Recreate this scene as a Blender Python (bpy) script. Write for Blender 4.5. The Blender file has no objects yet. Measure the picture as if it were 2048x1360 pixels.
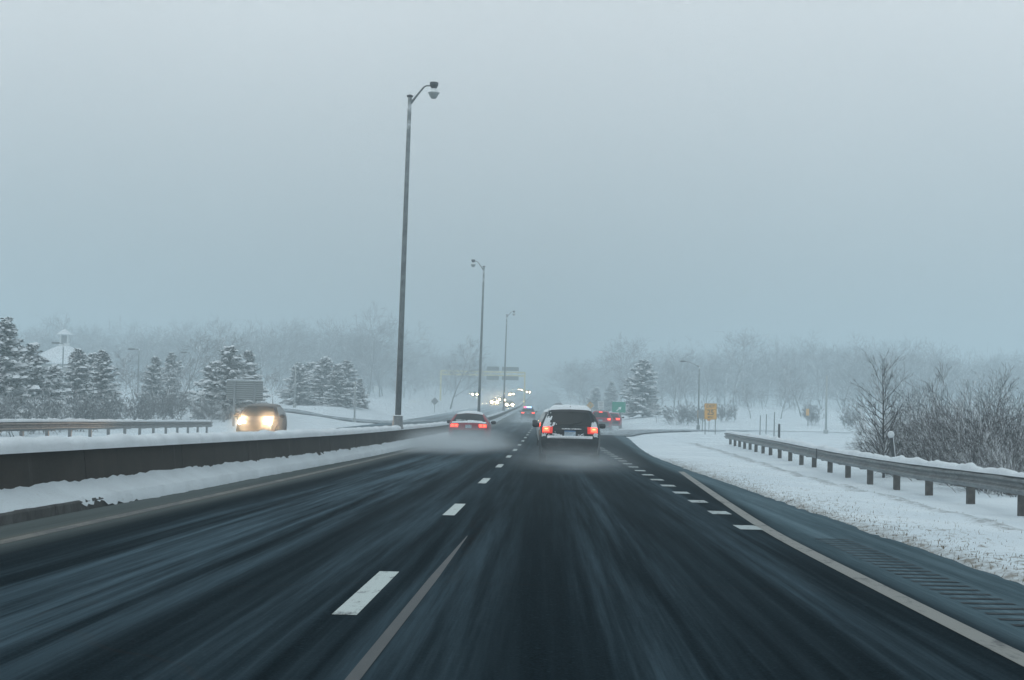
import bpy, math, random
import numpy as np
from mathutils import Vector, Matrix, noise

R = math.radians
SC = bpy.context.scene
COL = SC.collection

# ------------------------------------------------------------------ camera
EYE = Vector((0.0, 0.0, 1.22))
FPX = 3700.0                                   # focal length in pixels of a 2048 wide picture
yaw, pit, rol = 72 / FPX, 127 / FPX, R(1.3)
FW = Vector((-math.sin(yaw) * math.cos(pit), math.cos(yaw) * math.cos(pit), math.sin(pit)))
R0 = Vector((math.cos(yaw), math.sin(yaw), 0)); U0 = R0.cross(FW)
IR = R0 * math.cos(rol) + U0 * math.sin(rol)
IU = U0 * math.cos(rol) - R0 * math.sin(rol)
cam = bpy.data.cameras.new('camera'); cam.sensor_width = 36; cam.lens = 36 * FPX / 2048
cam.clip_start = 0.1; cam.clip_end = 5000
camo = bpy.data.objects.new('camera', cam); COL.objects.link(camo)
camo.matrix_world = Matrix(((IR.x, IU.x, -FW.x, EYE.x), (IR.y, IU.y, -FW.y, EYE.y), (IR.z, IU.z, -FW.z, EYE.z), (0, 0, 0, 1)))
SC.camera = camo

# ------------------------------------------------------------------ sky, sun, exposure
SUN_EL, SUN_AZ = R(52), R(200)
w = bpy.data.worlds.new('World'); SC.world = w; w.use_nodes = True
nt = w.node_tree; nt.nodes.clear()
wo = nt.nodes.new('ShaderNodeOutputWorld')
sky = nt.nodes.new('ShaderNodeTexSky'); sky.sky_type = 'NISHITA'; sky.sun_disc = False
sky.sun_elevation = SUN_EL; sky.sun_rotation = SUN_AZ; sky.air_density = 1.0; sky.dust_density = 4.0; sky.altitude = 30
b1 = nt.nodes.new('ShaderNodeBackground'); b1.inputs[1].default_value = 0.06
nt.links.new(sky.outputs[0], b1.inputs[0])
# closed overcast: the usual overcast law, brightest overhead, the same all round
tc = nt.nodes.new('ShaderNodeTexCoord'); sx = nt.nodes.new('ShaderNodeSeparateXYZ')
nt.links.new(tc.outputs['Generated'], sx.inputs[0])
rp = nt.nodes.new('ShaderNodeValToRGB'); nt.links.new(sx.outputs['Z'], rp.inputs[0])
rp.color_ramp.elements[0].position = 0.0; rp.color_ramp.elements[0].color = (0.44, 0.53, 0.58, 1)
rp.color_ramp.elements[1].position = 1.0; rp.color_ramp.elements[1].color = (0.80, 1.00, 1.08, 1)
el = rp.color_ramp.elements.new(0.25); el.color = (1.13, 1.20, 1.23, 1)
cn = nt.nodes.new('ShaderNodeTexNoise'); cn.inputs['Scale'].default_value = 2.2; cn.inputs['Detail'].default_value = 4
nt.links.new(tc.outputs['Generated'], cn.inputs['Vector'])
cm = nt.nodes.new('ShaderNodeMapRange'); cm.inputs[1].default_value = 0.3; cm.inputs[2].default_value = 0.7
cm.inputs[3].default_value = 0.93; cm.inputs[4].default_value = 1.05
nt.links.new(cn.outputs[0], cm.inputs[0])
mu = nt.nodes.new('ShaderNodeVectorMath'); mu.operation = 'SCALE'
nt.links.new(rp.outputs[0], mu.inputs[0]); nt.links.new(cm.outputs[0], mu.inputs['Scale'])
b2 = nt.nodes.new('ShaderNodeBackground'); b2.inputs[1].default_value = 0.88
nt.links.new(mu.outputs[0], b2.inputs[0])
ms = nt.nodes.new('ShaderNodeMixShader'); ms.inputs[0].default_value = 0.85
nt.links.new(b1.outputs[0], ms.inputs[1]); nt.links.new(b2.outputs[0], ms.inputs[2]); nt.links.new(ms.outputs[0], wo.inputs[0])

sun = bpy.data.lights.new('sun', 'SUN'); sun.energy = 0.5; sun.angle = R(60); sun.color = (1, 0.97, 0.93)
suno = bpy.data.objects.new('sun', sun); COL.objects.link(suno)
sd = Vector((math.sin(SUN_AZ) * math.cos(SUN_EL), math.cos(SUN_AZ) * math.cos(SUN_EL), math.sin(SUN_EL)))
suno.rotation_euler = sd.to_track_quat('Z', 'Y').to_euler()

SC.view_settings.view_transform = 'Standard'; SC.view_settings.look = 'None'
SC.view_settings.exposure = 0.0; SC.view_settings.gamma = 1.0; SC.view_settings.use_curve_mapping = False
SC.render.engine = 'CYCLES'
cy = SC.cycles
cy.use_denoising = True; cy.max_bounces = 3; cy.diffuse_bounces = 2; cy.glossy_bounces = 2; cy.volume_bounces = 1
cy.transmission_bounces = 2; cy.transparent_max_bounces = 24; cy.sample_clamp_indirect = 4.0
cy.caustics_reflective = False; cy.caustics_refractive = False
cy.use_adaptive_sampling = True; cy.adaptive_threshold = 0.02; cy.adaptive_min_samples = 16
cy.volume_step_rate = 1.0; cy.volume_max_steps = 128
HAZE_DENSITY = 0.0027

# ------------------------------------------------------------------ helpers
def zr(y):
    """road profile: falls gently, sags at about 160 m, then climbs"""
    if y < 30: return -.0095 * y
    if y < 228: return -.0095 * y + .5 * 7.3e-5 * (y - 30) ** 2
    z = -.0095 * 228 + .5 * 7.3e-5 * 198 ** 2
    if y < 400: return z + .005 * (y - 228)
    return z + .005 * 172 + .0135 * (min(y, 1100) - 400)

def sst(a, b, x):
    t = (x - a) / (b - a); t = 0 if t < 0 else 1 if t > 1 else t
    return t * t * (3 - 2 * t)

def G(x, y):
    """smooth lie of the land"""
    z = zr(y)
    if x > 3.8:
        z -= .18 * sst(4.5, 8, x) * (1 - sst(38, 75, y))
        z -= .9 * sst(9.5, 15, x) * (1 - sst(60, 95, y))
        z += .72 * sst(7, 13, x) * sst(188, 228, y)
        z += 1.0 * sst(8, 30, x) * sst(235, 330, y)
    if x < -14:
        z -= .45 * sst(-15.5, -19, x) * (1 - sst(95, 140, y))
        z += 1.25 * sst(-15, -24, x) * sst(125, 190, y)
        z += .9 * sst(-16, -40, x) * sst(200, 300, y)
    z += 4.5 * sst(330, 650, y) * sst(12, 90, abs(x + 4))
    return z

def wx(px, d):
    """sideways position of something that stands d metres ahead and shows at picture column px"""
    return (px - 1024 + 3.3 - 72) * d / FPX

def link(o): COL.objects.link(o); return o

def tag(o, label=None, cat=None, group=None, kind=None):
    if label: o['label'] = label
    if cat: o['category'] = cat
    if group: o['group'] = group
    if kind: o['kind'] = kind
    return o

def empty(name, loc=(0, 0, 0), rz=0.0):
    o = bpy.data.objects.new(name, None); o.location = loc; o.rotation_euler.z = rz; o.empty_display_size = .2
    return link(o)

class MB:
    def __init__(s): s.v = []; s.f = []
    def add(s, vs, fs):
        n = len(s.v); s.v += [tuple(p) for p in vs]; s.f += [tuple(n + i for i in f) for f in fs]; return s
    def box(s, c, d, rz=0.0, taper=1.0):
        x, y, z = c; a, b, h = d[0] / 2, d[1] / 2, d[2] / 2; cz, sz = math.cos(rz), math.sin(rz); vs = []
        for k, t in ((-1, 1.0), (1, taper)):
            for i, j in ((-1, -1), (1, -1), (1, 1), (-1, 1)):
                u, v = i * a * t, j * b * t; vs.append((x + u * cz - v * sz, y + u * sz + v * cz, z + k * h))
        return s.add(vs, [(3, 2, 1, 0), (4, 5, 6, 7), (0, 1, 5, 4), (1, 2, 6, 5), (2, 3, 7, 6), (3, 0, 4, 7)])
    def tube(s, pts, rad, n=8, caps=True):
        pts = [Vector(p) for p in pts]
        if not hasattr(rad, '__len__'): rad = [rad] * len(pts)
        vs = []; fs = []; ref = None
        for i, p in enumerate(pts):
            t = (pts[min(i + 1, len(pts) - 1)] - pts[max(i - 1, 0)]).normalized()
            if ref is None: ref = Vector((1, 0, 0)) if abs(t.x) < .8 else Vector((0, 1, 0))
            a = (ref - t * ref.dot(t)).normalized(); b = t.cross(a); ref = a
            for k in range(n):
                q = 2 * math.pi * k / n; vs.append(p + (a * math.cos(q) + b * math.sin(q)) * rad[i])
        for i in range(len(pts) - 1):
            for k in range(n):
                fs.append((i * n + k, i * n + (k + 1) % n, (i + 1) * n + (k + 1) % n, (i + 1) * n + k))
        if caps:
            fs.append(tuple(range(n - 1, -1, -1))); m = (len(pts) - 1) * n; fs.append(tuple(range(m, m + n)))
        return s.add(vs, fs)
    def lathe(s, prof, c=(0, 0, 0), n=16, axis='z'):
        vs = []; fs = []
        for r, h in prof:
            for k in range(n):
                q = 2 * math.pi * k / n; a, b = r * math.cos(q), r * math.sin(q)
                p = (a, b, h) if axis == 'z' else (h, a, b)
                vs.append((p[0] + c[0], p[1] + c[1], p[2] + c[2]))
        for i in range(len(prof) - 1):
            for k in range(n): fs.append((i * n + k, i * n + (k + 1) % n, (i + 1) * n + (k + 1) % n, (i + 1) * n + k))
        fs.append(tuple(range(n - 1, -1, -1))); m = (len(prof) - 1) * n; fs.append(tuple(range(m, m + n)))
        return s.add(vs, fs)
    def grid(s, rows, closed=False, flip=False):
        n = len(rows[0]); vs = [p for r in rows for p in r]; fs = []
        for i in range(len(rows) - 1):
            for k in range(n if closed else n - 1):
                q = (i * n + k, i * n + (k + 1) % n, (i + 1) * n + (k + 1) % n, (i + 1) * n + k)
                fs.append(q[::-1] if flip else q)
        return s.add(vs, fs)
    def mesh(s, name, smooth=False):
        m = bpy.data.meshes.new(name); m.from_pydata(s.v, [], s.f); m.update()
        if smooth: m.polygons.foreach_set('use_smooth', [True] * len(m.polygons))
        return m
    def build(s, name, mat, parent=None, smooth=False):
        return mk(name, s.mesh(name, smooth), mat, parent)

def mk(name, me, mat, parent=None):
    if mat is not None and not me.materials: me.materials.append(mat)
    o = bpy.data.objects.new(name, me); link(o)
    if parent: o.parent = parent
    return o

def np_mesh(name, v, f, smooth=False):
    """v: (n,3) array, f: (m,k) array of equal sized faces"""
    v = np.asarray(v, np.float32); f = np.asarray(f, np.int32); m = bpy.data.meshes.new(name)
    m.vertices.add(len(v)); m.vertices.foreach_set('co', v.ravel())
    k = f.shape[1]; m.loops.add(f.size); m.loops.foreach_set('vertex_index', f.ravel())
    m.polygons.add(len(f)); m.polygons.foreach_set('loop_start', np.arange(0, f.size, k, dtype=np.int32))
    m.polygons.foreach_set('use_smooth', np.full(len(f), smooth)); m.update(calc_edges=True)
    return m

def copy_tree(o, parent=None):
    c = o.copy(); link(c); c.parent = parent
    for ch in o.children: copy_tree(ch, c)
    return c

# ------------------------------------------------------------------ materials
def new_mat(name):
    m = bpy.data.materials.new(name); m.use_nodes = True; t = m.node_tree
    return m, t, t.nodes['Principled BSDF']

def N(t, typ, **kw):
    n = t.nodes.new(typ)
    for k, v in kw.items():
        if k in n.inputs: n.inputs[k].default_value = v
        else: setattr(n, k, v)
    return n

def mixc(t, fac, a, b):
    m = t.nodes.new('ShaderNodeMix'); m.data_type = 'RGBA'
    for idx, v in ((0, fac), (6, a), (7, b)):
        if isinstance(v, bpy.types.NodeSocket): t.links.new(v, m.inputs[idx])
        elif idx == 0: m.inputs[0].default_value = v
        else: m.inputs[idx].default_value = (*v, 1)
    return m.outputs[2]

def mth(t, op, a, b=None, c=None, clamp=False):
    m = t.nodes.new('ShaderNodeMath'); m.operation = op; m.use_clamp = clamp
    for i, v in enumerate((a, b, c)):
        if v is None: continue
        if isinstance(v, bpy.types.NodeSocket): t.links.new(v, m.inputs[i])
        else: m.inputs[i].default_value = v
    return m.outputs[0]

def mrange(t, v, a, b, c=0.0, d=1.0, smooth=True):
    m = t.nodes.new('ShaderNodeMapRange'); m.interpolation_type = 'SMOOTHSTEP' if smooth else 'LINEAR'
    t.links.new(v, m.inputs[0])
    for i, q in enumerate((a, b, c, d)): m.inputs[i + 1].default_value = q
    return m.outputs[0]

def noise_n(t, vec, scale, detail=4, rough=.55):
    n = N(t, 'ShaderNodeTexNoise', Scale=scale, Detail=detail, Roughness=rough)
    if vec is not None: t.links.new(vec, n.inputs['Vector'])
    return n.outputs[0]

def simple(name, col, rough=.6, metal=0.0, spec=.5, var=.25, scale=6.0, emit=None, estr=0.0, bump=0.0, dirt=None):
    m, t, p = new_mat(name)
    tcn = N(t, 'ShaderNodeTexCoord'); nz = noise_n(t, tcn.outputs['Object'], scale, 5)
    k = mrange(t, nz, .3, .7)
    lo = tuple(c * (1 - var) for c in col); hi = tuple(min(1, c * (1 + var * .6)) for c in col)
    c = mixc(t, k, lo, hi)
    if dirt:
        n2 = noise_n(t, tcn.outputs['Object'], scale * .35, 6, .7)
        c = mixc(t, mrange(t, n2, .48, .66, 0, dirt[1]), c, dirt[0]) if False else mixc(t, mrange(t, n2, .45, .68, 0, dirt[1]), c, dirt[0])
    t.links.new(c, p.inputs['Base Color'])
    p.inputs['Roughness'].default_value = rough; p.inputs['Metallic'].default_value = metal
    p.inputs['Specular IOR Level'].default_value = spec
    if emit:
        p.inputs['Emission Color'].default_value = (*emit, 1); p.inputs['Emission Strength'].default_value = estr
    if bump:
        b = N(t, 'ShaderNodeBump', Strength=bump, Distance=.02); t.links.new(nz, b.inputs['Height']); t.links.new(b.outputs[0], p.inputs['Normal'])
    return m

def snowed(name, col, snow=(.74, .79, .83), lo=.25, hi=.55, amount=.15, rough=.8, scale=4.0, var=.3):
    """bark, metal or needles with snow lying where it can lie: on what faces up"""
    m, t, p = new_mat(name)
    ge = N(t, 'ShaderNodeNewGeometry'); s = N(t, 'ShaderNodeSeparateXYZ'); t.links.new(ge.outputs['Normal'], s.inputs[0])
    tcn = N(t, 'ShaderNodeTexCoord'); nz = noise_n(t, tcn.outputs['Object'], scale, 4)
    q = mth(t, 'ADD', s.outputs['Z'], mth(t, 'MULTIPLY', mth(t, 'SUBTRACT', nz, .5), .9))
    k = mth(t, 'ADD', mrange(t, q, lo, hi), amount, clamp=True)
    base = mixc(t, mrange(t, noise_n(t, tcn.outputs['Object'], scale * 2.7), .3, .7), tuple(c * (1 - var) for c in col), tuple(c * (1 + var) for c in col))
    t.links.new(mixc(t, k, base, snow), p.inputs['Base Color']); p.inputs['Roughness'].default_value = rough
    p.inputs['Specular IOR Level'].default_value = .2
    return m

def snow_mat(name, col=(.72, .77, .81), speck=None, scale=1.0, bump=.5):
    m, t, p = new_mat(name)
    tcn = N(t, 'ShaderNodeTexCoord'); v = tcn.outputs['Object']
    n1 = noise_n(t, v, .6 * scale, 6); n2 = noise_n(t, v, 9 * scale, 5, .65)
    c = mixc(t, mrange(t, n1, .3, .75), tuple(x * .88 for x in col), col)
    if speck:
        n3 = noise_n(t, v, 5.5 * scale, 7, .75); c = mixc(t, mrange(t, n3, .60, .70, 0, .75), c, speck)
    t.links.new(c, p.inputs['Base Color']); p.inputs['Roughness'].default_value = .75; p.inputs['Specular IOR Level'].default_value = .25
    b = N(t, 'ShaderNodeBump', Strength=bump, Distance=.05); t.links.new(n2, b.inputs['Height']); t.links.new(b.outputs[0], p.inputs['Normal'])
    return m

M = {}
M['snow'] = snow_mat('snow')
M['snow_cap'] = snow_mat('snow_cap', scale=3, bump=.6)
M['bank'] = snow_mat('bank_snow', (.60, .66, .70), speck=(.30, .31, .30), scale=1.6, bump=.8)
M['kerb'] = simple('kerb_stone', (.034, .034, .033), .9, var=.5, scale=5, bump=.4, dirt=((.10, .105, .105), .6))
M['car_snow'] = snow_mat('car_snow', (.72, .77, .81), scale=6, bump=.3)

def ground_material():
    """snow on the verges: clean, with dead grass and soil showing through in the thin places by the tarmac"""
    m, t, p = new_mat('snow_ground')
    tcn = N(t, 'ShaderNodeTexCoord'); v = tcn.outputs['Object']
    s = N(t, 'ShaderNodeSeparateXYZ'); t.links.new(v, s.inputs[0])
    n1 = noise_n(t, v, .35, 6); n2 = noise_n(t, v, 7, 6, .7)
    mp = N(t, 'ShaderNodeMapping'); mp.inputs['Scale'].default_value = (9, 5, 9); t.links.new(v, mp.inputs['Vector'])
    n3 = noise_n(t, mp.outputs[0], 1.0, 7, .72)
    c = mixc(t, mrange(t, n1, .3, .75), (.56, .63, .68), (.68, .74, .78))
    # thin snow strip next to the right edge of the road
    dx = mth(t, 'SUBTRACT', s.outputs['X'], 3.8)
    near = mth(t, 'MULTIPLY', mrange(t, dx, 2.6, .0), mrange(t, s.outputs['Y'], 95, 30))
    thr = mth(t, 'ADD', mth(t, 'MULTIPLY', near, .115), n3)
    k = mrange(t, thr, .635, .72, 0, .8)
    c = mixc(t, k, c, (.16, .135, .10))
    brown = mth(t, 'MULTIPLY', mrange(t, mth(t, 'ADD', dx, mth(t, 'MULTIPLY', mth(t, 'SUBTRACT', n2, .5), .5)), .42, .02), mrange(t, s.outputs['Y'], 90, 40))
    c = mixc(t, mth(t, 'MULTIPLY', brown, mrange(t, n3, .35, .6, .25, .85)), c, (.20, .19, .17))
    # bare lip of the swale and its trodden edge
    lip = mth(t, 'SUBTRACT', s.outputs['X'], mth(t, 'ADD', mth(t, 'MULTIPLY', s.outputs['Y'], .0232), 5.5))
    wob = mth(t, 'MULTIPLY', mth(t, 'SUBTRACT', noise_n(t, v, .7, 4), .5), .3)
    lipd = mth(t, 'ABSOLUTE', mth(t, 'ADD', lip, wob))
    lk = mth(t, 'MULTIPLY', mrange(t, lipd, .30, .03), mth(t, 'MULTIPLY', mrange(t, n2, .38, .6), mrange(t, s.outputs['Y'], 104, 96)))
    c = mixc(t, mth(t, 'MULTIPLY', lk, .75), c, (.10, .105, .10))
    t.links.new(c, p.inputs['Base Color']); p.inputs['Roughness'].default_value = .8; p.inputs['Specular IOR Level'].default_value = .2
    b = N(t, 'ShaderNodeBump', Strength=.55, Distance=.06); t.links.new(n2, b.inputs['Height']); t.links.new(b.outputs[0], p.inputs['Normal'])
    return m
M['ground'] = ground_material()

def road_material(name, bands, base=(.0055, .0105, .0140), slush=(.115, .178, .222), amount=1.0, stretch=.035, wash=False):
    """wet worn asphalt with slush drawn out along the lanes. bands: (centre x, half width, weight)"""
    m, t, p = new_mat(name)
    tcn = N(t, 'ShaderNodeTexCoord'); v = tcn.outputs['Object']
    s = N(t, 'ShaderNodeSeparateXYZ'); t.links.new(v, s.inputs[0])
    def stretched(sx_, sy_, det=5, ro=.6):
        mp = N(t, 'ShaderNodeMapping'); mp.inputs['Scale'].default_value = (sx_, sy_, 1); t.links.new(v, mp.inputs['Vector'])
        return noise_n(t, mp.outputs[0], 1.0, det, ro)
    a = stretched(2.6, stretch); a2 = stretched(9, stretch * 3.0); a3 = stretched(38, .9, 6, .7); big = stretched(.5, .02)
    xx = mth(t, 'ADD', s.outputs['X'], mth(t, 'MULTIPLY', mth(t, 'SUBTRACT', big, .5), .5))
    tot = None
    for cx, hw, wt in bands:
        d = mth(t, 'ABSOLUTE', mth(t, 'SUBTRACT', xx, cx)); k = mrange(t, d, hw, hw * .25, 0, wt)
        tot = k if tot is None else mth(t, 'MAXIMUM', tot, k)
    streak = mth(t, 'ADD', mth(t, 'MULTIPLY', a, .9), mth(t, 'MULTIPLY', a2, .55))
    k = mth(t, 'MULTIPLY', mrange(t, streak, .56, 1.05), mth(t, 'ADD', tot, .15))
    k = mth(t, 'MULTIPLY', k, mth(t, 'ADD', mth(t, 'MULTIPLY', a3, 1.2), .35))
    k = mth(t, 'MULTIPLY', k, amount, clamp=True)
    fine = noise_n(t, v, 60, 3)
    asph = mixc(t, mrange(t, fine, .35, .7), tuple(c * .55 for c in base), tuple(c * 1.8 for c in base))
    asph = mixc(t, mrange(t, noise_n(t, v, 22, 2), .60, .74, 0, .5), asph, tuple(c * 4 for c in base))
    asph = mixc(t, mrange(t, a, .35, .65, 0, .5), asph, tuple(c * .7 for c in base))
    # cracks sealed with tar
    vo = N(t, 'ShaderNodeTexVoronoi', feature='DISTANCE_TO_EDGE', Scale=.12); wv = N(t, 'ShaderNodeVectorMath', operation='ADD')
    nv = N(t, 'ShaderNodeTexNoise', Scale=.7, Detail=5); t.links.new(v, nv.inputs['Vector']); t.links.new(v, wv.inputs[0]); t.links.new(nv.outputs['Color'], wv.inputs[1])
    t.links.new(wv.outputs[0], vo.inputs['Vector'])
    asph = mixc(t, mrange(t, vo.outputs['Distance'], .0045, .001, 0, .75), asph, (.009, .010, .011))
    col = mixc(t, k, asph, slush)
    if wash:                                    # thin wet snow left where no wheels run
        soft = mth(t, 'ADD', mth(t, 'MULTIPLY', a3, .35), mth(t, 'MULTIPLY', a, .5))
        e = mth(t, 'ADD', mth(t, 'MULTIPLY', mth(t, 'MAXIMUM', mth(t, 'SUBTRACT', s.outputs['Y'], 21), 0), .0345), 2.72)
        e = mth(t, 'MINIMUM', e, mth(t, 'ADD', mth(t, 'MULTIPLY', mth(t, 'MAXIMUM', mth(t, 'SUBTRACT', s.outputs['Y'], 58), 0), .0195), 3.30))
        e = mth(t, 'ADD', e, mth(t, 'MULTIPLY', mth(t, 'SUBTRACT', a2, .5), .25))
        w1 = mth(t, 'MULTIPLY', mrange(t, mth(t, 'SUBTRACT', s.outputs['X'], e), -.12, .25), mrange(t, soft, .22, .58, .35, .95))
        col = mixc(t, w1, col, mixc(t, mrange(t, a2, .35, .65), (.078, .122, .146), (.115, .170, .200)))
        w2 = mth(t, 'MULTIPLY', mrange(t, xx, -4.35, -5.0), mrange(t, soft, .2, .6, .45, .95))
        col = mixc(t, w2, col, (.105, .120, .118))
        w3 = mth(t, 'MULTIPLY', mrange(t, mth(t, 'ABSOLUTE', mth(t, 'ADD', xx, 4.98)), .22, .03), .35)
        col = mixc(t, w3, col, (.13, .115, .085))
    far = mth(t, 'MULTIPLY', mrange(t, s.outputs['Y'], 90, 420), mrange(t, mth(t, 'ADD', a, mth(t, 'MULTIPLY', tot, .15)), .25, .7, .35, .95))  # distance haze painted into the colour: surface pales toward the far end
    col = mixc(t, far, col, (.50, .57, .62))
    t.links.new(col, p.inputs['Base Color'])
    t.links.new(mrange(t, mth(t, 'ADD', mth(t, 'MULTIPLY', a, .6), mth(t, 'MULTIPLY', a3, .4)), .3, .7, .46, .72), p.inputs['Roughness'])
    p.inputs['Specular IOR Level'].default_value = .0
    b = N(t, 'ShaderNodeBump', Strength=.35, Distance=.006); t.links.new(mth(t, 'ADD', fine, a3), b.inputs['Height']); t.links.new(b.outputs[0], p.inputs['Normal'])
    return m
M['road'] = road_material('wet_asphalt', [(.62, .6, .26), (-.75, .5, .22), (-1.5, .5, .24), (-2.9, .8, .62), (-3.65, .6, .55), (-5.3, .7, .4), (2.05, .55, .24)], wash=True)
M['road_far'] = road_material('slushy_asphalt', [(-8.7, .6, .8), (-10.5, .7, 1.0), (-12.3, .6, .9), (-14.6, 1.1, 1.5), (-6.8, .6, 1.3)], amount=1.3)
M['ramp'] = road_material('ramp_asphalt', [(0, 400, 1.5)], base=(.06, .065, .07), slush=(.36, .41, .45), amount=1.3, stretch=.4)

def paint(name, col, wear):
    m, t, p = new_mat(name)
    tcn = N(t, 'ShaderNodeTexCoord'); v = tcn.outputs['Object']
    mp = N(t, 'ShaderNodeMapping'); mp.inputs['Scale'].default_value = (14, 3, 1); t.links.new(v, mp.inputs['Vector'])
    a = noise_n(t, mp.outputs[0], 1.0, 6, .7); b = noise_n(t, v, 1.2, 4)
    k = mrange(t, mth(t, 'ADD', mth(t, 'MULTIPLY', a, .6), mth(t, 'MULTIPLY', b, .5)), wear, wear + .16)
    t.links.new(mixc(t, k, col, (.009, .0135, .017)), p.inputs['Base Color']); p.inputs['Roughness'].default_value = .6
    return m
M['paint_white'] = paint('white_paint', (.40, .455, .45), .56)
M['paint_dot'] = paint('dot_paint', (.30, .35, .36), .55)
M['paint_edge'] = paint('edge_paint', (.155, .158, .145), .56)
M['paint_yellow'] = paint('yellow_paint', (.085, .080, .066), .46)
M['paint_old'] = paint('old_line', (.020, .0225, .0235), .44)
def concrete_material():
    m, t, p = new_mat('concrete'); tcn = N(t, 'ShaderNodeTexCoord'); v = tcn.outputs['Object']
    def st(sx_, sz_, det=5):
        mp = N(t, 'ShaderNodeMapping'); mp.inputs['Scale'].default_value = (1, sx_, sz_); t.links.new(v, mp.inputs['Vector']); return noise_n(t, mp.outputs[0], 1.0, det, .65)
    a = st(.5, .8); runs = st(3.2, .35, 6); fine = noise_n(t, v, 28, 5, .7)
    c = mixc(t, mrange(t, a, .3, .7), (.022, .019, .0155), (.042, .036, .030))
    c = mixc(t, mrange(t, runs, .56, .72, 0, .55), c, (.10, .10, .096))
    c = mixc(t, mrange(t, runs, .42, .30, 0, .6), c, (.014, .013, .012))
    t.links.new(mixc(t, mrange(t, fine, .5, .75, 0, .4), c, (.07, .068, .062)), p.inputs['Base Color']); p.inputs['Roughness'].default_value = .9; p.inputs['Specular IOR Level'].default_value = .15
    b = N(t, 'ShaderNodeBump', Strength=.4, Distance=.02); t.links.new(fine, b.inputs['Height']); t.links.new(b.outputs[0], p.inputs['Normal']); return m
M['concrete'] = concrete_material()
M['steel'] = snowed('galvanised', (.20, .22, .23), lo=.55, hi=.9, amount=.02, rough=.5)
M['rail_steel'] = simple('rail_steel', (.16, .175, .18), .5, .55, .5, .35, 5.0, dirt=((.07, .075, .075), .8))
M['wood'] = simple('post_wood', (.085, .078, .07), .85, var=.4, scale=9, bump=.3)
M['dark_metal'] = simple('dark_metal', (.05, .055, .06), .5, .3)
M['pole'] = snowed('pole_metal', (.13, .15, .155), lo=.5, hi=.8, amount=.05, rough=.55, scale=2.0)
M['refractor'] = simple('lamp_glass', (.33, .36, .36), .35, var=.1)
M['reflector'] = simple('lamp_inner', (.70, .74, .76), .3, var=.05)
M['sign_back'] = simple('sign_back', (.22, .235, .24), .5, .4, var=.2)
M['sign_green'] = simple('sign_green', (.0, .26, .165), .45, var=.12, dirt=((.25, .3, .3), .12))
M['sign_yellow'] = simple('sign_yellow', (.68, .34, .03), .5, var=.1, dirt=((.5, .45, .35), .15))
M['sign_white'] = simple('sign_white', (.62, .65, .66), .5, var=.1)
M['sign_black'] = simple('sign_black', (.02, .02, .02), .5)
M['legend_white'] = simple('legend_white', (.75, .8, .8), .5, var=.05)
M['gantry'] = simple('gantry_paint', (.72, .66, .36), .5, var=.15)
M['bark'] = snowed('bark', (.05, .045, .042), lo=.12, hi=.5, amount=.0, scale=3.0)
M['bark_wet'] = snowed('bark_wet', (.036, .032, .032), lo=.26, hi=.60, amount=.0, scale=2.2)
M['bark_frost'] = snowed('bark_frost', (.085, .085, .088), lo=.1, hi=.6, amount=.12, scale=2.0)
M['wood_far'] = snowed('far_twigs', (.10, .105, .112), lo=.2, hi=.85, amount=.14, scale=.5)
M['needles'] = snowed('needles', (.014, .045, .034), lo=.66, hi=1.0, amount=.02, scale=2.5, var=.5)
M['bough_snow'] = snow_mat('bough_snow', (.74, .79, .83), scale=2.5, bump=.5)
M['glass'] = simple('car_glass', (.010, .014, .016), .15, 0, .25, .2, 2.0)
M['tyre'] = simple('tyre', (.02, .02, .021), .8, bump=.2)
M['rim'] = simple('rim', (.25, .27, .28), .4, .5)
M['trim'] = simple('car_trim', (.025, .027, .03), .6)
M['plate'] = simple('plate', (.34, .43, .50), .5, var=.2, scale=14)
M['plate_band'] = simple('plate_band', (.08, .20, .38), .5)
M['bumper_dirty'] = simple('bumper_dirty', (.018, .022, .025), .8, spec=.15, dirt=((.055, .062, .066), .8), scale=8)
M['tail_red'] = simple('tail_red', (.25, .01, .01), .25, emit=(1.0, .05, .03), estr=.55)
M['tail_lit'] = simple('tail_lit', (.6, .05, .03), .3, emit=(1.0, .06, .03), estr=5.0)
M['tail_hot'] = simple('tail_hot', (.8, .3, .1), .3, emit=(1.0, .15, .05), estr=7.0)
M['head_lit'] = simple('head_lit', (.9, .85, .7), .2, emit=(1.0, .78, .50), estr=220.0)
M['head_far'] = simple('head_far', (.9, .85, .7), .2, emit=(1.0, .64, .30), estr=260.0)
M['police_blue'] = simple('police_blue', (.1, .2, .9), .3, emit=(.22, .40, 1.0), estr=11.0)
M['police_red'] = simple('police_red', (.8, .05, .1), .3, emit=(1.0, .10, .20), estr=9.0)
M['amber'] = simple('amber', (.8, .3, .05), .3, emit=(1.0, .42, .10), estr=55.0)
for k in ('tail_red', 'tail_lit', 'tail_hot', 'head_far', 'police_blue', 'police_red', 'amber'): M[k].cycles.emission_sampling = 'NONE'
def carpaint(name, col, dirt=.55):
    return simple(name, col, .38, .0, .22, .12, 2.5, dirt=((.16, .17, .175), dirt))
M['paint_navy'] = carpaint('paint_charcoal', (.010, .018, .022), .12)
M['paint_red'] = carpaint('paint_red', (.24, .014, .03), .3)
M['paint_wine'] = carpaint('paint_wine', (.34, .018, .05), .25)
M['paint_silver'] = carpaint('paint_silver', (.40, .43, .44), .3)
M['paint_dark'] = carpaint('paint_black', (.022, .022, .022), .5)
M['paint_grey'] = carpaint('paint_grey', (.10, .105, .11), .5)

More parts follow.
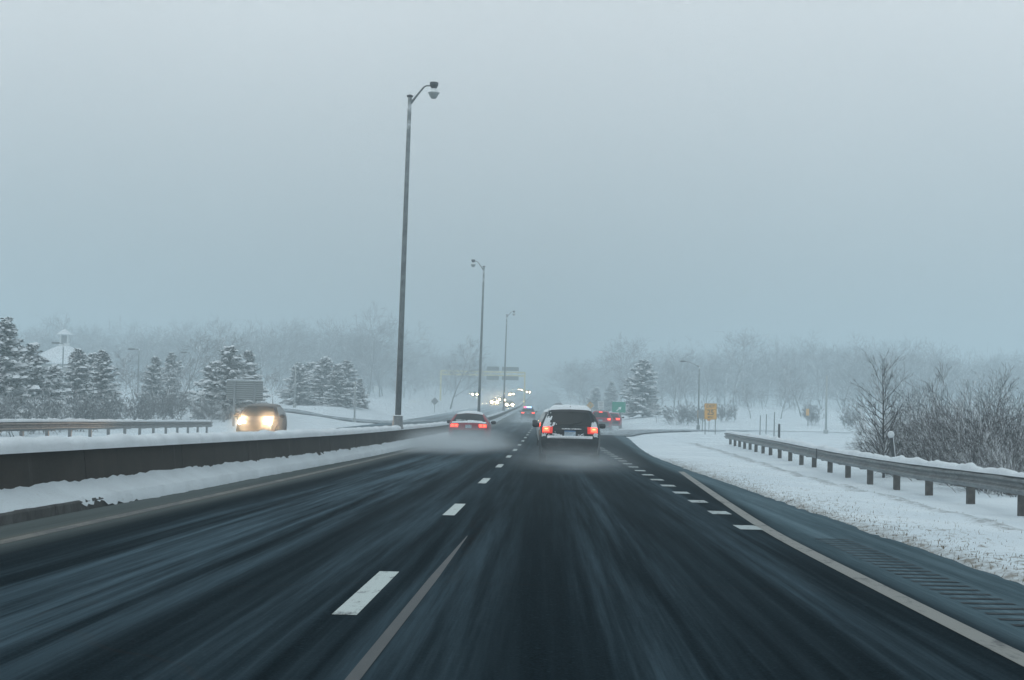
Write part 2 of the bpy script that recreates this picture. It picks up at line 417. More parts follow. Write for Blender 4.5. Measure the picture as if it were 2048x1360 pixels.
# ------------------------------------------------------------------ the lie of the land
def road_right(y):
    """outer edge of the tarmac on our right"""
    e = 3.78 + 1.5 * sst(58, 135, y) + .5 * sst(130, 160, y)
    return e - 1.8 * sst(176, 205, y)
ROAD_L = -5.85
RAMP = [(4.6, 128), (6.0, 146), (8.8, 160), (13.5, 170.5), (20, 176.5), (28, 178), (38, 175.5), (50, 168), (66, 152)]
RAMP_W = [1.2, 1.9, 2.2, 2.2, 2.2, 2.2, 2.2, 2.2, 2.2]
RAMP_L = [(-13.2, 205), (-14.6, 186), (-17.0, 172), (-21, 168), (-27, 176), (-35, 190), (-50, 206), (-75, 220)]
RAMP_LW = [1.0, 1.6, 1.9, 1.9, 1.9, 1.9, 1.9, 1.9]

def catmull(pts, n):
    P = [Vector(p) for p in pts]; P = [P[0] * 2 - P[1]] + P + [P[-1] * 2 - P[-2]]; out = []
    for i in range(1, len(P) - 2):
        for k in range(n):
            t = k / n; a, b, c, d = P[i - 1:i + 3]
            out.append(.5 * ((2 * b) + (c - a) * t + (2 * a - 5 * b + 4 * c - d) * t * t + (3 * b - a - 3 * c + d) * t ** 3))
    out.append(P[-2]); return out

def spread(stops):
    """numbers between the stops with the given step"""
    o = []
    for (a, st), (b, _) in zip(stops, stops[1:]):
        n = max(1, round((b - a) / st)); o += [a + (b - a) * i / n for i in range(n)]
    return o + [stops[-1][0]]

ys = spread([(-40, 8), (4, .35), (60, .8), (110, 2), (260, 5), (420, 14), (800, 40), (1500, 1)])
xs = spread([(-720, 60), (-240, 14), (-60, 2.5), (-26, .9), (-14, .8), (-5, .7), (3.2, .13), (9.6, .35), (14, 1), (30, 2.5), (70, 12), (240, 60), (720, 1)])
def ground_z(x, y):
    z = G(x, y); e = road_right(y)
    if x > 3:
        edge = e + .05 * noise.noise((x * .7, y * .35, 3.1)) + .06 * noise.noise((x * 3, y * 2.5, 9.1))
        k = sst(edge - .06, edge + .22, x)
        lip = 5.5 + .0232 * y
        l = .10 * math.exp(-((x - lip) / .28) ** 2) * (1 - sst(96, 106, y)) * (.6 + .8 * noise.noise((x, y * .6, 1.7)))
        amp = .035 * noise.noise((x * 1.3, y * 1.1, 0)) + .018 * noise.noise((x * 4.5, y * 3.2, 5)) + .05 * noise.noise((x * .35, y * .3, 8))
        on_ramp = 0
        if 118 < y < 200:
            for (a, b), wd in zip(RAMP_PTS, RAMP_PW):
                if (a - x) ** 2 + (b - y) ** 2 < (wd + 1.2) ** 2: on_ramp = 1; break
        z += -.05 + (0 if on_ramp else k * (.085 + amp * sst(0, .8, x - edge) + l))
    elif x < -15.2:
        amp = .10 * noise.noise((x * .4, y * .3, 2)) + .04 * noise.noise((x * 1.2, y * .9, 5)); on_ramp = 0
        if 150 < y < 240:
            for (a, b), wd in zip(RAMPL_PTS, RAMPL_PW):
                if (a - x) ** 2 + (b - y) ** 2 < (wd + 1.6) ** 2: on_ramp = 1; break
        z += -.05 if on_ramp else .06 + amp
    else:
        z -= .05
    return z
def ribbon_pts(path, widths, n=10):
    c = catmull([(a, b, wd) for (a, b), wd in zip(path, widths)], n)
    return [(p.x, p.y) for p in c], [p.z for p in c]
RAMP_PTS, RAMP_PW = ribbon_pts(RAMP, RAMP_W); RAMPL_PTS, RAMPL_PW = ribbon_pts(RAMP_L, RAMP_LW)
gv = [(x, y, ground_z(x, y)) for y in ys for x in xs]
nx = len(xs)
gi = np.arange((len(ys) - 1) * nx).reshape(-1, nx)[:, :-1].ravel()
ground = mk('ground', np_mesh('ground', gv, np.stack([gi, gi + 1, gi + nx + 1, gi + nx], 1), True), M['ground'])
tag(ground, 'snow covered ground and verges beside the highway', kind='structure')

# our carriageway
yr = spread([(-20, 2), (80, 4), (240, 10), (420, 20), (1100, 1)])
def sheet(name, xl, xr_, yv, dz, mat, nxs=8, parent=None):
    rows = []
    for y in yv:
        a, b = xl(y), xr_(y); rows.append([(a + (b - a) * i / nxs, y, zr(y) + dz(y)) for i in range(nxs + 1)])
    return MB().grid(rows).build(name, mat, parent, True)
lift = lambda y: .0 + .03 * sst(60, 160, y)
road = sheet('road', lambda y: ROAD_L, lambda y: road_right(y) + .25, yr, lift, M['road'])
tag(road, 'dark wet asphalt carriageway with slush streaks and lane lines', kind='structure')
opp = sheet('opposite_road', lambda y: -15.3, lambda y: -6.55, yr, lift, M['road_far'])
tag(opp, 'slushy carriageway of the oncoming traffic behind the median barrier', kind='structure')
def ribbon(name, pts, wds, mat, dz):
    rows = []
    for i, ((x, y), wd) in enumerate(zip(pts, wds)):
        a = pts[max(i - 1, 0)]; b = pts[min(i + 1, len(pts) - 1)]; t = Vector((b[0] - a[0], b[1] - a[1])).normalized(); n = Vector((t.y, -t.x))
        rows.append([(x + n.x * wd * s, y + n.y * wd * s, G(x + n.x * wd * s, y + n.y * wd * s) + dz) for s in (-1, -.5, 0, .5, 1)])
    return MB().grid(rows, flip=True).build(name, mat, None, True)
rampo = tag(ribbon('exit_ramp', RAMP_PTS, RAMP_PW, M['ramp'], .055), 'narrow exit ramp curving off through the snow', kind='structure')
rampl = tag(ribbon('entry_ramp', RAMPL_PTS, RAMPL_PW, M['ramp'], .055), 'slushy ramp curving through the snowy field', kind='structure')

# painted lines, children of the road
def mark(name, y0, y1, x, wd, mat, dz=.004, xf=None, ny=1):
    rows = []
    for i in range(ny + 1):
        y = y0 + (y1 - y0) * i / ny; c = xf(y) if xf else x
        wv = wd * (min(1, .12 + (y1 - y) / 6) if name == 'worn_line' else 1)
        rows.append([(c - wv / 2, y, zr(y) + lift(y) + dz), (c + wv / 2, y, zr(y) + lift(y) + dz)])
    return MB().grid(rows).build(name, mat, road)
for k in range(-1, 26):
    y0 = 11.45 + 12.19 * k; mark('lane_dash', y0, y0 + 3.3, -1.22, .155, M['paint_white'], ny=2)
for k in range(0, 34):
    y0 = 22.0 + 3.66 * k; mark('exit_dot', y0, y0 + .92, 2.46, .27, M['paint_dot'], .0045)
def edge_x(y): return 2.585 + .0345 * (math.sqrt((y - 21) ** 2 + 9) + y - 21) / 2
mark('edge_line', -18, 48, 2.5, .155, M['paint_edge'], .004, edge_x, 120)
mark('median_line', -18, 320, -4.98, .15, M['paint_yellow'], .004, None, 90)
mark('worn_line', 6.5, 19.5, -.85, .07, M['paint_old'], .004, lambda y: -.93 + .0065 * y, 24)
# milled rumble grooves in the right shoulder
gm = simple('groove', (.042, .055, .064), .9, spec=.05, var=.4)
for k in range(74):
    y0 = 6.0 + .36 * k
    if y0 > 20.5: break
    rows = [[(2.98, y0, zr(y0) + .004), (3.36, y0 + .02, zr(y0) + .004)], [(2.98, y0 + .12, zr(y0 + .12) + .004), (3.36, y0 + .14, zr(y0 + .17) + .004)]]
    MB().grid(rows).build('rumble_groove', gm, road)

# ------------------------------------------------------------------ median barrier
def barrier_x(y): return -5.78 - .55 * (1 - sst(14, 58, y))
bar = tag(empty('median_barrier', (0, 0, 0)), 'low dark concrete median barrier capped with snow', 'barrier')
prof = [(-.30, -.12), (.30, -.12), (.30, .08), (.14, .30), (.085, .78), (-.085, .78), (-.14, .30), (-.30, .08)]
y = -12.0
while y < 700:
    st = 6.1 if y < 150 else 12.2 if y < 320 else 48
    ny = 3; rows = []
    for i in range(ny + 1):
        q = y + .02 + (st - .04) * i / ny; c = barrier_x(q); rows.append([(c + a, q, zr(q) + b) for a, b in prof])
    m = MB().grid(rows, closed=True); n = len(prof); m.f.append(tuple(range(n))); m.f.append(tuple(range(ny * n + n - 1, ny * n - 1, -1)))
    m.build('concrete_section', M['concrete'], bar)
    y += st
# snow lying on the barrier
rows = []
for y in spread([(-12, .25), (60, .5), (160, 2), (330, 8), (700, 1)]):
    c = barrier_x(y); h = .095 + .035 * noise.noise((0, y * .8, 1)) + .02 * noise.noise((0, y * 3.1, 4)); wd = .175 + .04 * noise.noise((2, y * 1.3, 7))
    rows.append([(c + wd * math.cos(a) * 1.0, y, zr(y) + .745 + max(.02, h) * 1.5 * max(0, math.sin(a)) - .03 * (abs(math.cos(a)) > .95)) for a in [math.pi * k / 8 for k in range(9)]])
MB().grid(rows).build('snow_cap', M['snow_cap'], bar, True)
# low kerb in front of the barrier
def kerb_x(y): return -5.72 + .02 * math.sin(y * .1) + .22 * sst(34, 60, y)
kb = [(-12 + 3.05 * k, -12 + 3.05 * (k + 1) - .015) for k in range(56)]
kerb = tag(empty('median_kerb'), 'low dark kerb under the snow strip at the barrier', kind='structure')
for a, b in kb:
    rows = [[(kerb_x(q) - .16, q, zr(q) - .05), (kerb_x(q) - .16, q, zr(q) + .125), (kerb_x(q) - .02, q, zr(q) + .125), (kerb_x(q), q, zr(q) + .10), (kerb_x(q) + .015, q, zr(q) - .05)] for q in (a, (a + b) / 2, b)]
    m = MB().grid(rows, flip=True); m.f += [(0, 1, 2, 3, 4), (14, 13, 12, 11, 10)]; m.build('kerb_stone', M['kerb'], kerb)
# snow lying between kerb and barrier, spilling over the kerb in places
rows = []
for y in spread([(-12, .12), (70, .4), (160, 2), (330, 8), (700, 1)]):
    c = barrier_x(y) + .115; spill = .02 + .10 * sst(22, 30, y) + .055 * noise.noise((5, y * 1.1, 3)) + .05 * noise.noise((5, y * 3.3, 9)) - .05 * (1 - sst(20, 26, y))
    end = kerb_x(y) + spill; over = spill > .0
    hh = .33 + .025 * noise.noise((3, y * .5, 8)) + .03 * noise.noise((3, y * 2.2, 8)) + .022 * noise.noise((7, y * 6, 8)); r_ = []
    for k in range(11):
        t = k / 10; x = c + (end - c) * t; top = .135
        z = top + (hh - top) * (1 - t) ** 1.3 + .020 * noise.noise((x * 5, y * 2.5, 2)) + .012 * noise.noise((x * 14, y * 7, 2))
        if k == 9: z = top + .02 + .02 * noise.noise((1, y * 5, 2))
        if k == 10: z = .11 - .13 * sst(-.02, .07, spill)
        r_.append((x, y, zr(y) + lift(y) + z))
    rows.append(r_)
bank = MB().grid(rows, flip=True).build('snow_bank', M['bank'], None, True)
tag(bank, 'snow strip lying between the kerb and the median barrier', kind='stuff')
# same on the far side
rows = []
for y in spread([(-12, .8), (70, 1), (160, 4), (700, 1)]):
    c = barrier_x(y) - .12; hh = .55 + .06 * noise.noise((3, y * .5, 18))
    rows.append([(c - 1.1 * t, y, zr(y) + lift(y) + (hh * (1 - t) ** 1.0 + .02 if t < 1 else -.02)) for t in (0, .25, .5, .75, 1)])
tag(MB().grid(rows).build('snow_bank', M['snow_cap'], None, True), 'snow heaped on the oncoming side of the median barrier', kind='stuff')
# ------------------------------------------------------------------ guardrails
def wbeam_profile():
    """one wave of steel, facing -x (toward the road); (out, up)"""
    f = [(.0, 0), (-.015, .02), (-.075, .055), (-.08, .075), (-.075, .095), (-.015, .13), (-.005, .155), (-.015, .18), (-.075, .215), (-.08, .235), (-.075, .255), (-.015, .29), (0, .31)]
    return f + [(a + .008, b) for a, b in reversed(f)]
WB = wbeam_profile()

def guardrail(name, label, pts, seg_len, side, top=.72, post=(.13, .19), group=None, post_mat='wood', snow_h=.115, flare=None):
    """pts: post positions (x, y, z of the ground); side -1: the face looks to -x, +1: to +x"""
    g = tag(empty(name, (0, 0, 0)), label, 'guardrail', group)
    P = [Vector(p) for p in pts]
    pm = {}
    for i, p in enumerate(P):
        t = (P[min(i + 1, len(P) - 1)] - P[max(i - 1, 0)]); a = math.atan2(t.y, t.x) - math.pi / 2
        key = 'p'
        if key not in pm:
            pm[key] = MB().box((0, 0, (top - .02 - .5) / 2), (post[0], post[1], top - .02 + .5)).mesh('post'); pm[key].materials.append(M[post_mat])
            pm['b'] = MB().box((side * .16, 0, top - .17), (.18, .14, .32)).mesh('offset_block'); pm['b'].materials.append(M[post_mat])
        o = mk('post', pm['p'], None, g); o.location = p; o.rotation_euler.z = a
        b = mk('offset_block', pm['b'], None, g); b.location = p; b.rotation_euler.z = a
    off = side * .255
    def pt(i, f):
        q = P[i].lerp(P[i + 1], f); t = (P[i + 1] - P[i]); n = Vector((t.y, -t.x, 0)).normalized()
        return q + n * off, n * (1 if side < 0 else -1)
    k = 0
    for i in range(len(P) - 1):
        rows = []
        for f in (-.03, .25, .5, .75, 1.03):
            q, n = pt(i, f); sag = .006 * math.sin(i * 2.1 + f * 3) + (.006 if i % 2 else 0)
            rows.append([q + n * (a + .003 * (i % 2)) + Vector((0, 0, top - .31 + b + sag)) for a, b in WB])
        m = MB().grid(rows, closed=True); nn = len(WB); m.f.append(tuple(range(nn))); m.f.append(tuple(range(len(m.v) - 1, len(m.v) - 1 - nn, -1)))
        m.build('rail_panel', M['rail_steel'], g)
    rows = []
    for i in range(len(P) - 1):
        ns = 14 if P[i].y < 62 else 6
        for k in range(ns):
            q, n = pt(i, k / ns); s_ = i + k / ns
            h = snow_h * (1 + .55 * noise.noise((s_ * 2.3, 0, 1.0 + off)) + .5 * noise.noise((s_ * 7.9, 3, 1.0)))
            wd = .085 + .02 * noise.noise((s_ * 3, 5, 2))
            rows.append([q + n * (wd * math.cos(a) + .02) + Vector((0, 0, top - .012 + h * math.sin(a) ** .8)) for a in [math.pi * j / 6 for j in range(7)]])
    MB().grid(rows).build('snow_cap', M['snow_cap'], g, True)
    return g, P, off

rail_pts = []
px_posts = [(7.95, 19.57), (7.95, 23.38), (7.95, 27.19), (7.952, 31), (7.96, 34.81), (7.97, 38.62), (8.02, 42.43), (8.08, 46.24), (8.15, 50.05), (8.25, 53.86), (8.34, 57.67), (8.47, 61.48), (8.6, 65.29),
            (8.71, 69.1), (8.83, 72.91), (8.98, 76.72), (9.12, 80.53), (9.28, 84.33), (9.44, 88.14), (9.6, 91.95), (9.76, 95.76), (9.90, 99.57)]
for x, y in px_posts: rail_pts.append((x, y, G(x, y) - .02))
g1, GP, goff = guardrail('guardrail', 'long steel guardrail on wooden posts, snow on top, along the near verge', rail_pts, 3.81, -1, post_mat='wood')
# blunt end of the rail and a splice with a dented lip
e = GP[-1]; m = MB(); rows = []
for k in range(6):
    a = k / 5 * 2.2; rows.append([Vector((e.x + goff * 1.0 + .16 * math.sin(a) * .5 + .12 * (1 - math.cos(a)) + u * .5, e.y + .12 + .16 * math.sin(a), e.z + .41 + v)) for u, v in WB])
m.grid(rows, closed=True).build('end_wing', M['rail_steel'], g1)
m = MB(); m.tube([(GP[9].x + goff - .085, GP[9].y + .4, GP[9].z + .41 + .32 * t) for t in (0, .5, 1)], [.012, .02, .012], 6).build('splice_lip', M['dark_metal'], g1)

lr = [(-16.2 - .052 * (q - 38) - 2.0 * sst(70, 125, q) * 0, q) for q in spread([(30, 3.81), (108, 1)])]
left_pts = [(x, y, -.42 - .0105 * (y - 60) if y > 60 else -.42 + .004 * (60 - y)) for x, y in lr]
g2, _, _ = guardrail('guardrail', 'low snow-topped guardrail beyond the oncoming lanes in front of evergreens', left_pts, 3.81, 1, top=.70, post=(.11, .16), post_mat='steel', snow_h=.10)

# ------------------------------------------------------------------ street lamps
def median_lamp(y, arm, label):
    x = barrier_x(y); z0 = zr(y) + .76
    t = tag(empty('street_lamp', (x, y, z0)), label, 'street lamp', 'tall lamps standing on the median barrier')
    t.rotation_euler.y = R(.72)
    b = MB(); b.lathe([(.235, 0), (.235, .04), (.21, .10), (.18, .46), (.20, .50), (.16, .53)], (0, 0, 0), 10); b.build('base', M['steel'], t)
    MB().tube([(0, 0, .5), (0, 0, 4), (0, 0, 8.5), (0, 0, 13.0)], [.118, .108, .092, .075], 14).build('pole', M['pole'], t, True)
    MB().lathe([(.11, 12.98), (.125, 13.0), (.125, 13.05), (.05, 13.08)], (0, 0, 0), 10).build('pole_cap', M['dark_metal'], t)
    s = arm
    MB().tube([(s * .05, 0, 12.75), (s * .22, 0, 12.98), (s * .52, 0, 13.38), (s * .60, 0, 13.44), (s * .70, 0, 13.46), (s * .86, 0, 13.46)], [.05, .042, .036, .034, .032, .032], 8).build('arm', M['pole'], t, True)
    h = MB(); h.lathe([(.10, 13.36), (.13, 13.40), (.165, 13.48), (.17, 13.58), (.15, 13.60)], (s * .93, 0, 0), 12); hh = h.build('luminaire', M['dark_metal'], t)
    MB().lathe([(.08, 13.365), (.12, 13.30), (.19, 13.22), (.20, 13.19)], (s * .93, 0, 0), 14).build('reflector', M['reflector'], hh, True)
    MB().lathe([(.23, 13.19), (.235, 13.165), (.19, 13.12), (.13, 13.0), (.09, 12.955), (.03, 12.95)], (s * .93, 0, 0), 14).build('glass_bowl', M['refractor'], hh, True)
    return t
median_lamp(72, 1, 'tallest lamp post on the median barrier, nearest, globe arm bent toward us')
median_lamp(158, -1, 'second lamp post on the median, its arm bent toward the oncoming lanes')
median_lamp(249, 1, 'smallest hazy lamp post on the median, third in line')

def cobra_lamp(x, y, h, arm, label, mat='pole'):
    t = tag(empty('street_lamp', (x, y, G(x, y))), label, 'street lamp')
    MB().lathe([(.17, -.05), (.17, .45), (.12, .5)], (0, 0, 0), 8).build('base', M['pole'], t)
    MB().tube([(0, 0, .4), (0, 0, h)], [.085, .06], 8).build('pole', M[mat], t, True)
    L = abs(arm); s = 1 if arm > 0 else -1
    MB().tube([(0, 0, h - .12), (s * L * .35, 0, h + .10), (s * L * .75, 0, h + .33), (s * L, 0, h + .40)], [.045, .04, .035, .03], 7).build('arm', M[mat], t, True)
    hd = MB(); rows = []
    for k, (u, w_, d) in enumerate([(0, .05, .05), (.12, .10, .08), (.32, .15, .11), (.52, .13, .09), (.62, .04, .03)]):
        rows.append([(s * (L + u), w_ * math.cos(a), h + .41 - .03 * u + d * math.sin(a) * (.5 if math.sin(a) > 0 else .8)) for a in [2 * math.pi * j / 8 for j in range(8)]])
    hd.grid(rows, closed=True, flip=s < 0).build('lamp_head', M['dark_metal'], t, True)
    return t
cobra_lamp(wx(1396, 178), 178, 6.15, -1.25, 'slim grey street lamp with curved arm by the yellow speed sign')
def plain_pole(px, d, h, r_, label, mat='refractor', name='pole', head=None):
    x = wx(px, d); t = tag(empty(name, (x, d, G(x, d))), label, 'pole')
    MB().lathe([(r_ * 2.2, -.1), (r_ * 2.2, .35), (r_ * 1.2, .42)], (0, 0, 0), 8).build('base', M[mat], t)
    MB().tube([(0, 0, .3), (0, 0, h)], [r_, r_ * .75], 8).build('shaft', M[mat], t, True)
    if head:
        MB().tube([(0, 0, h - .08), (head * .5, 0, h - .06)], [r_ * .7, r_ * .6], 6).build('arm', M[mat], t)
        MB().box((head * .85, 0, h - .03), (.75, .4, .16)).build('lamp_head', M['dark_metal'], t)
    return t
plain_pole(1650, 168, 5.3, .10, 'pale bare pole without a lamp across the ramp')
plain_pole(588, 182, 4.2, .075, 'pale thin pole in front of the broad snowy pine group')
plain_pole(709, 166, 3.7, .075, 'pale thin pole at the edge of the ramp, beside the tall median lamp')
plain_pole(119, 200, 6.3, .09, 'flat-headed lot lamp below the roof cupola', 'pole', 'street_lamp', -1)
plain_pole(272, 210, 6.0, .09, 'flat-headed lot lamp between the evergreens, its head toward the building', 'pole', 'street_lamp', -1)
plain_pole(376, 235, 6.0, .08, 'faint flat-headed lot lamp left of the dark pine', 'pole', 'street_lamp', -1)

# ------------------------------------------------------------------ signs
def text_mesh(body, size, depth=.004):
    c = bpy.data.curves.new('legend', 'FONT'); c.body = body; c.size = size; c.align_x = 'CENTER'; c.align_y = 'CENTER'; c.extrude = depth / 2; c.offset = size * .008
    o = bpy.data.objects.new('legend', c); link(o); dg = bpy.context.evaluated_depsgraph_get()
    me = bpy.data.meshes.new_from_object(o.evaluated_get(dg)); bpy.data.objects.remove(o); bpy.data.curves.remove(c)
    me.transform(Matrix.Rotation(math.pi / 2, 4, 'X')); return me
def board(t, w_, h_, z, mat, r_=.05, y=0.0, th=.02, name='panel'):
    m = MB(); n = 4; pts = []
    for cx, cz, a0 in ((w_ / 2 - r_, h_ / 2 - r_, 0), (-w_ / 2 + r_, h_ / 2 - r_, 90), (-w_ / 2 + r_, -h_ / 2 + r_, 180), (w_ / 2 - r_, -h_ / 2 + r_, 270)):
        for k in range(n + 1): a = R(a0 + 90 * k / n); pts.append((cx + r_ * math.cos(a), cz + r_ * math.sin(a)))
    k = len(pts); vs = [(a, y - th / 2, z + b) for a, b in pts] + [(a, y + th / 2, z + b) for a, b in pts]
    m.add(vs, [tuple(range(k)), tuple(range(2 * k - 1, k - 1, -1))] + [(i, i + k, (i + 1) % k + k, (i + 1) % k) for i in range(k)])
    return m.build(name, mat, t)
def post(t, x, z, r_=.035, mat='steel', y=.04, name='post'):
    return MB().box((x, y, z / 2 - .15), (r_ * 2, r_ * 2, z + .3)).build(name, M[mat], t)
# advisory speed sign
d = 146; x = wx(1420, d)
t = tag(empty('speed_sign', (x, d, G(x, d)), R(2)), 'yellow 25 mph exit speed sign on two posts in the snow', 'sign')
zc = 1.85; p = board(t, .99, 1.27, zc, M['sign_yellow'])
for b in ((0, .625, .93, .016), (0, -.625, .93, .016), (0, .17, .93, .022)):
    MB().box((b[0], -.0125, zc + b[1] * .96), (b[2], .005, b[3])).build('border', M['sign_black'], p)
for b in (-.47, .47): MB().box((b, -.0125, zc), (.016, .005, 1.19)).build('border', M['sign_black'], p)
for s, sz, dz in (('EXIT', .34, .40), ('25', .56, -.10), ('MPH', .22, -.46)):
    o = mk('lettering', text_mesh(s, sz), M['sign_black'], p); o.location = (0, -.0135, zc + dz)
post(t, -.40, 1.4); post(t, .40, 1.4)
MB().box((0, 0, zc + .65), (.98, .07, .035)).build('snow_cap', M['snow_cap'], t)
# rear of another sign next to it
d = 163; x = wx(1403, d)
t = tag(empty('sign', (x, d, G(x, d)), R(-4)), 'small grey sign back half hidden by the yellow speed sign', 'sign')
p = board(t, .75, .75, 1.55, M['sign_back']); MB().box((-.36, -.014, 1.55), (.03, .006, .7)).build('edge_strip', M['sign_yellow'], p); post(t, 0.05, 1.5)
d = 168; x = wx(1417, d)
t = tag(empty('sign', (x, d, G(x, d))), 'small orange marker under the lower edge of the yellow speed sign', 'sign')
board(t, .32, .42, 1.18, simple('orange', (.6, .22, .06), .5)); post(t, .02, 1.2, .03)
# gore sign
d = 196; x = wx(1237, d)
t = tag(empty('exit_sign', (x, d, G(x, d) - .1), R(1)), 'green exit sign with a white slanting arrow', 'sign')
zc = 2.05; p = board(t, 1.42, 1.14, zc, M['sign_green'], .07)
for b in (.545, -.545): MB().box((0, -.0125, zc + b), (1.30, .005, .02)).build('border', M['sign_green'], p)
def arrow(parent, zc, s, mat, y=-.0135):
    pts = [(-.30, -.26), (-.20, -.34), (.10, -.06), (.20, -.17), (.30, .20), (-.08, .12), (.02, .03)]
    m = MB(); m.add([(a * s, y, zc + b * s) for a, b in pts] + [(a * s, y + .003, zc + b * s) for a, b in pts], [(0, 1, 2, 6), (2, 3, 4), (2, 4, 6), (4, 5, 6), (7, 8, 9, 13), (9, 10, 11), (9, 11, 13), (11, 12, 13)])
    return m.build('arrow', mat, parent)
arrow(p, zc - .14, .92, M['legend_white'])
MB().box((.14, .06, .70), (.30, .10, 1.7)).build('post', M['steel'], t)
MB().box((0, 0, zc + .585), (1.38, .08, .05)).build('snow_cap', M['snow_cap'], t)
# further signs
def diamond(px, d, z, s, mat, label, back=False, orange=None):
    x = wx(px, d); t = tag(empty('warning_sign', (x, d, G(x, d))), label, 'sign')
    p = board(t, s, s, 0, mat, .06); p.rotation_euler.y = R(45); p.location.z = z
    if orange: q = MB().box((.0, -.014, z), (.10, .006, .46)).build('symbol', orange, t); MB().box((.12, -.014, z + .08), (.1, .006, .2)).build('symbol', orange, t)
    post(t, 0, z, .04); return t
diamond(1180, 268, 1.75, .80, simple('amber_sign', (.55, .30, .06), .5), 'hazy amber diamond warning sign with a dark symbol beside the exit traffic', orange=simple('olive', (.20, .22, .08), .5))
diamond(869, 270, 1.75, .80, M['sign_back'], 'grey back of a diamond sign across the oncoming road')
d = 232; x = wx(1201, d)
t = tag(empty('sign', (x, d, G(x, d))), 'small white rectangular sign with dark bars above the exit cars', 'sign')
p = board(t, .76, .92, 2.0, M['sign_white'])
for k, b in enumerate((.34, .14, -.08, -.36)): MB().box((0, -.014, 2.0 + b), (.56 if k < 3 else .66, .006, .07)).build('bar', M['sign_back'], p)
post(t, 0, 1.8, .04)
d = 205; x = wx(1613, d)
t = tag(empty('sign', (x, d, G(x, d))), 'small yellow marker standing before an upright bush across the ramp', 'sign')
board(t, .34, .74, 1.55, M['sign_yellow'], .04); post(t, .05, 1.3, .035)
# back of a large guide sign by the oncoming road
d = 132; x = wx(487, d)
t = tag(empty('guide_sign', (x, d, G(x, d)), R(3)), 'back of a large ribbed guide sign before the dark pine', 'sign')
for k in range(9):
    MB().box((0, 0, 2.02 + k * .152), (2.60, .03, .148)).build('panel', M['refractor'], t)
    MB().box((0, -.03, 2.02 + k * .152 - .055), (2.60, .05, .05)).build('stiffener', M['dark_metal'], t)
for s in (-.72, .72): MB().box((s, -.09, 1.5), (.16, .12, 3.5)).build('post', M['steel'], t)
MB().box((0, 0, 3.345), (2.58, .12, .06)).build('snow_cap', M['snow_cap'], t)
# overhead gantry across the oncoming lanes
d = 400; x0, x1 = wx(880, d), wx(1048, d); zb = zr(d) + 7.1
t = tag(empty('sign_gantry', ((x0 + x1) / 2, d, zr(d))), 'pale yellow overhead sign gantry spanning the oncoming lanes', 'gantry')
hw = (x1 - x0) / 2
for zz in (0, .75):
    for yy in (-.45, .45): MB().box((0, yy, 7.1 + zz), (2 * hw, .22, .30)).build('chord', M['gantry'], t)
for k in range(16):
    a = -hw + 2 * hw * k / 16; b = -hw + 2 * hw * (k + 1) / 16
    MB().tube([(a, -.45, 7.1 + .75 * (k % 2)), (b, -.45, 7.1 + .75 * ((k + 1) % 2))], .05, 5).build('web_member', M['gantry'], t); MB().tube([(a, .45, 7.1 + .75 * (k % 2)), (b, .45, 7.1 + .75 * ((k + 1) % 2))], .05, 5).build('web_member', M['gantry'], t)
for s in (-1, 1):
    MB().tube([(s * hw, -.5, -.3), (s * hw, -.4, 7.9)], [.19, .15], 10).build('upright', M['gantry'], t); MB().tube([(s * hw, .5, -.3), (s * hw, .4, 7.9)], [.19, .15], 10).build('upright', M['gantry'], t)
for cx, wd in ((wx(984, d) , 2.7), (wx(1019, d), 3.6)):
    for zz, hh in ((8.55, .85), (6.55, .85)):
        q = MB().box((cx - (x0 + x1) / 2, -.62, zz), (wd, .06, hh)).build('sign_back', simple('gantry_sign', (.12, .16, .14), .6), t)
        for k in range(4): MB().box((cx - (x0 + x1) / 2, -.67, zz - .32 + k * .21), (wd * .98, .03, .04)).build('stiffener', M['dark_metal'], q)
# delineators by the rail
def delineator(x, y, h, label, round_top):
    t = tag(empty('delineator_post', (x, y, G(x, y))), label, 'post')
    if round_top:
        t.rotation_euler = (0, R(-7), 0)
        MB().box((0, 0, h / 2 - .1), (.075, .03, h + .2)).build('stake', M['dark_metal'], t); MB().box((.045, 0, h / 2), (.018, .036, h * .96)).build('stuck_snow', M['snow_cap'], t)
        m = MB(); m.lathe([(.02, -.03), (.075, -.026), (.088, 0), (.075, .026), (.02, .03)], (0, 0, 0), 12, 'x'); o = m.build('reflector', M['snow_cap'], t, True); o.rotation_euler.z = R(90); o.location.z = h
    else:
        MB().box((0, 0, h / 2 - .1), (.10, .05, h + .2)).build('stake', M['dark_metal'], t); MB().box((0, 0, h + .012), (.10, .06, .03)).build('snow_cap', M['snow_cap'], t)
delineator(wx(1792, 45), 45, 1.27, 'leaning marker post with a round snow-caked reflector behind the guardrail', True)
delineator(wx(1557, 84), 84, 1.28, 'dark straight marker post behind the guardrail', False)
for px, d, h, s in ((1519, 150, 1.6, 'first'), (1531, 156, 1.7, 'second'), (1547, 142, 1.9, 'third')):
    x = wx(px, d); t = tag(empty('tree_stake', (x, d, G(x, d))), f'{s} of three thin pale stakes past the rail end, counted from the yellow sign', 'stake', 'thin stakes in the snow by the ramp')
    MB().tube([(0, 0, -.2), (0.02, 0, h)], [.05, .04], 6).build('rod', M['steel'], t); MB().lathe([(.05, h), (.07, h + .03), (.02, h + .07)], (0.02, 0, 0), 6).build('snow_cap', M['snow_cap'], t)

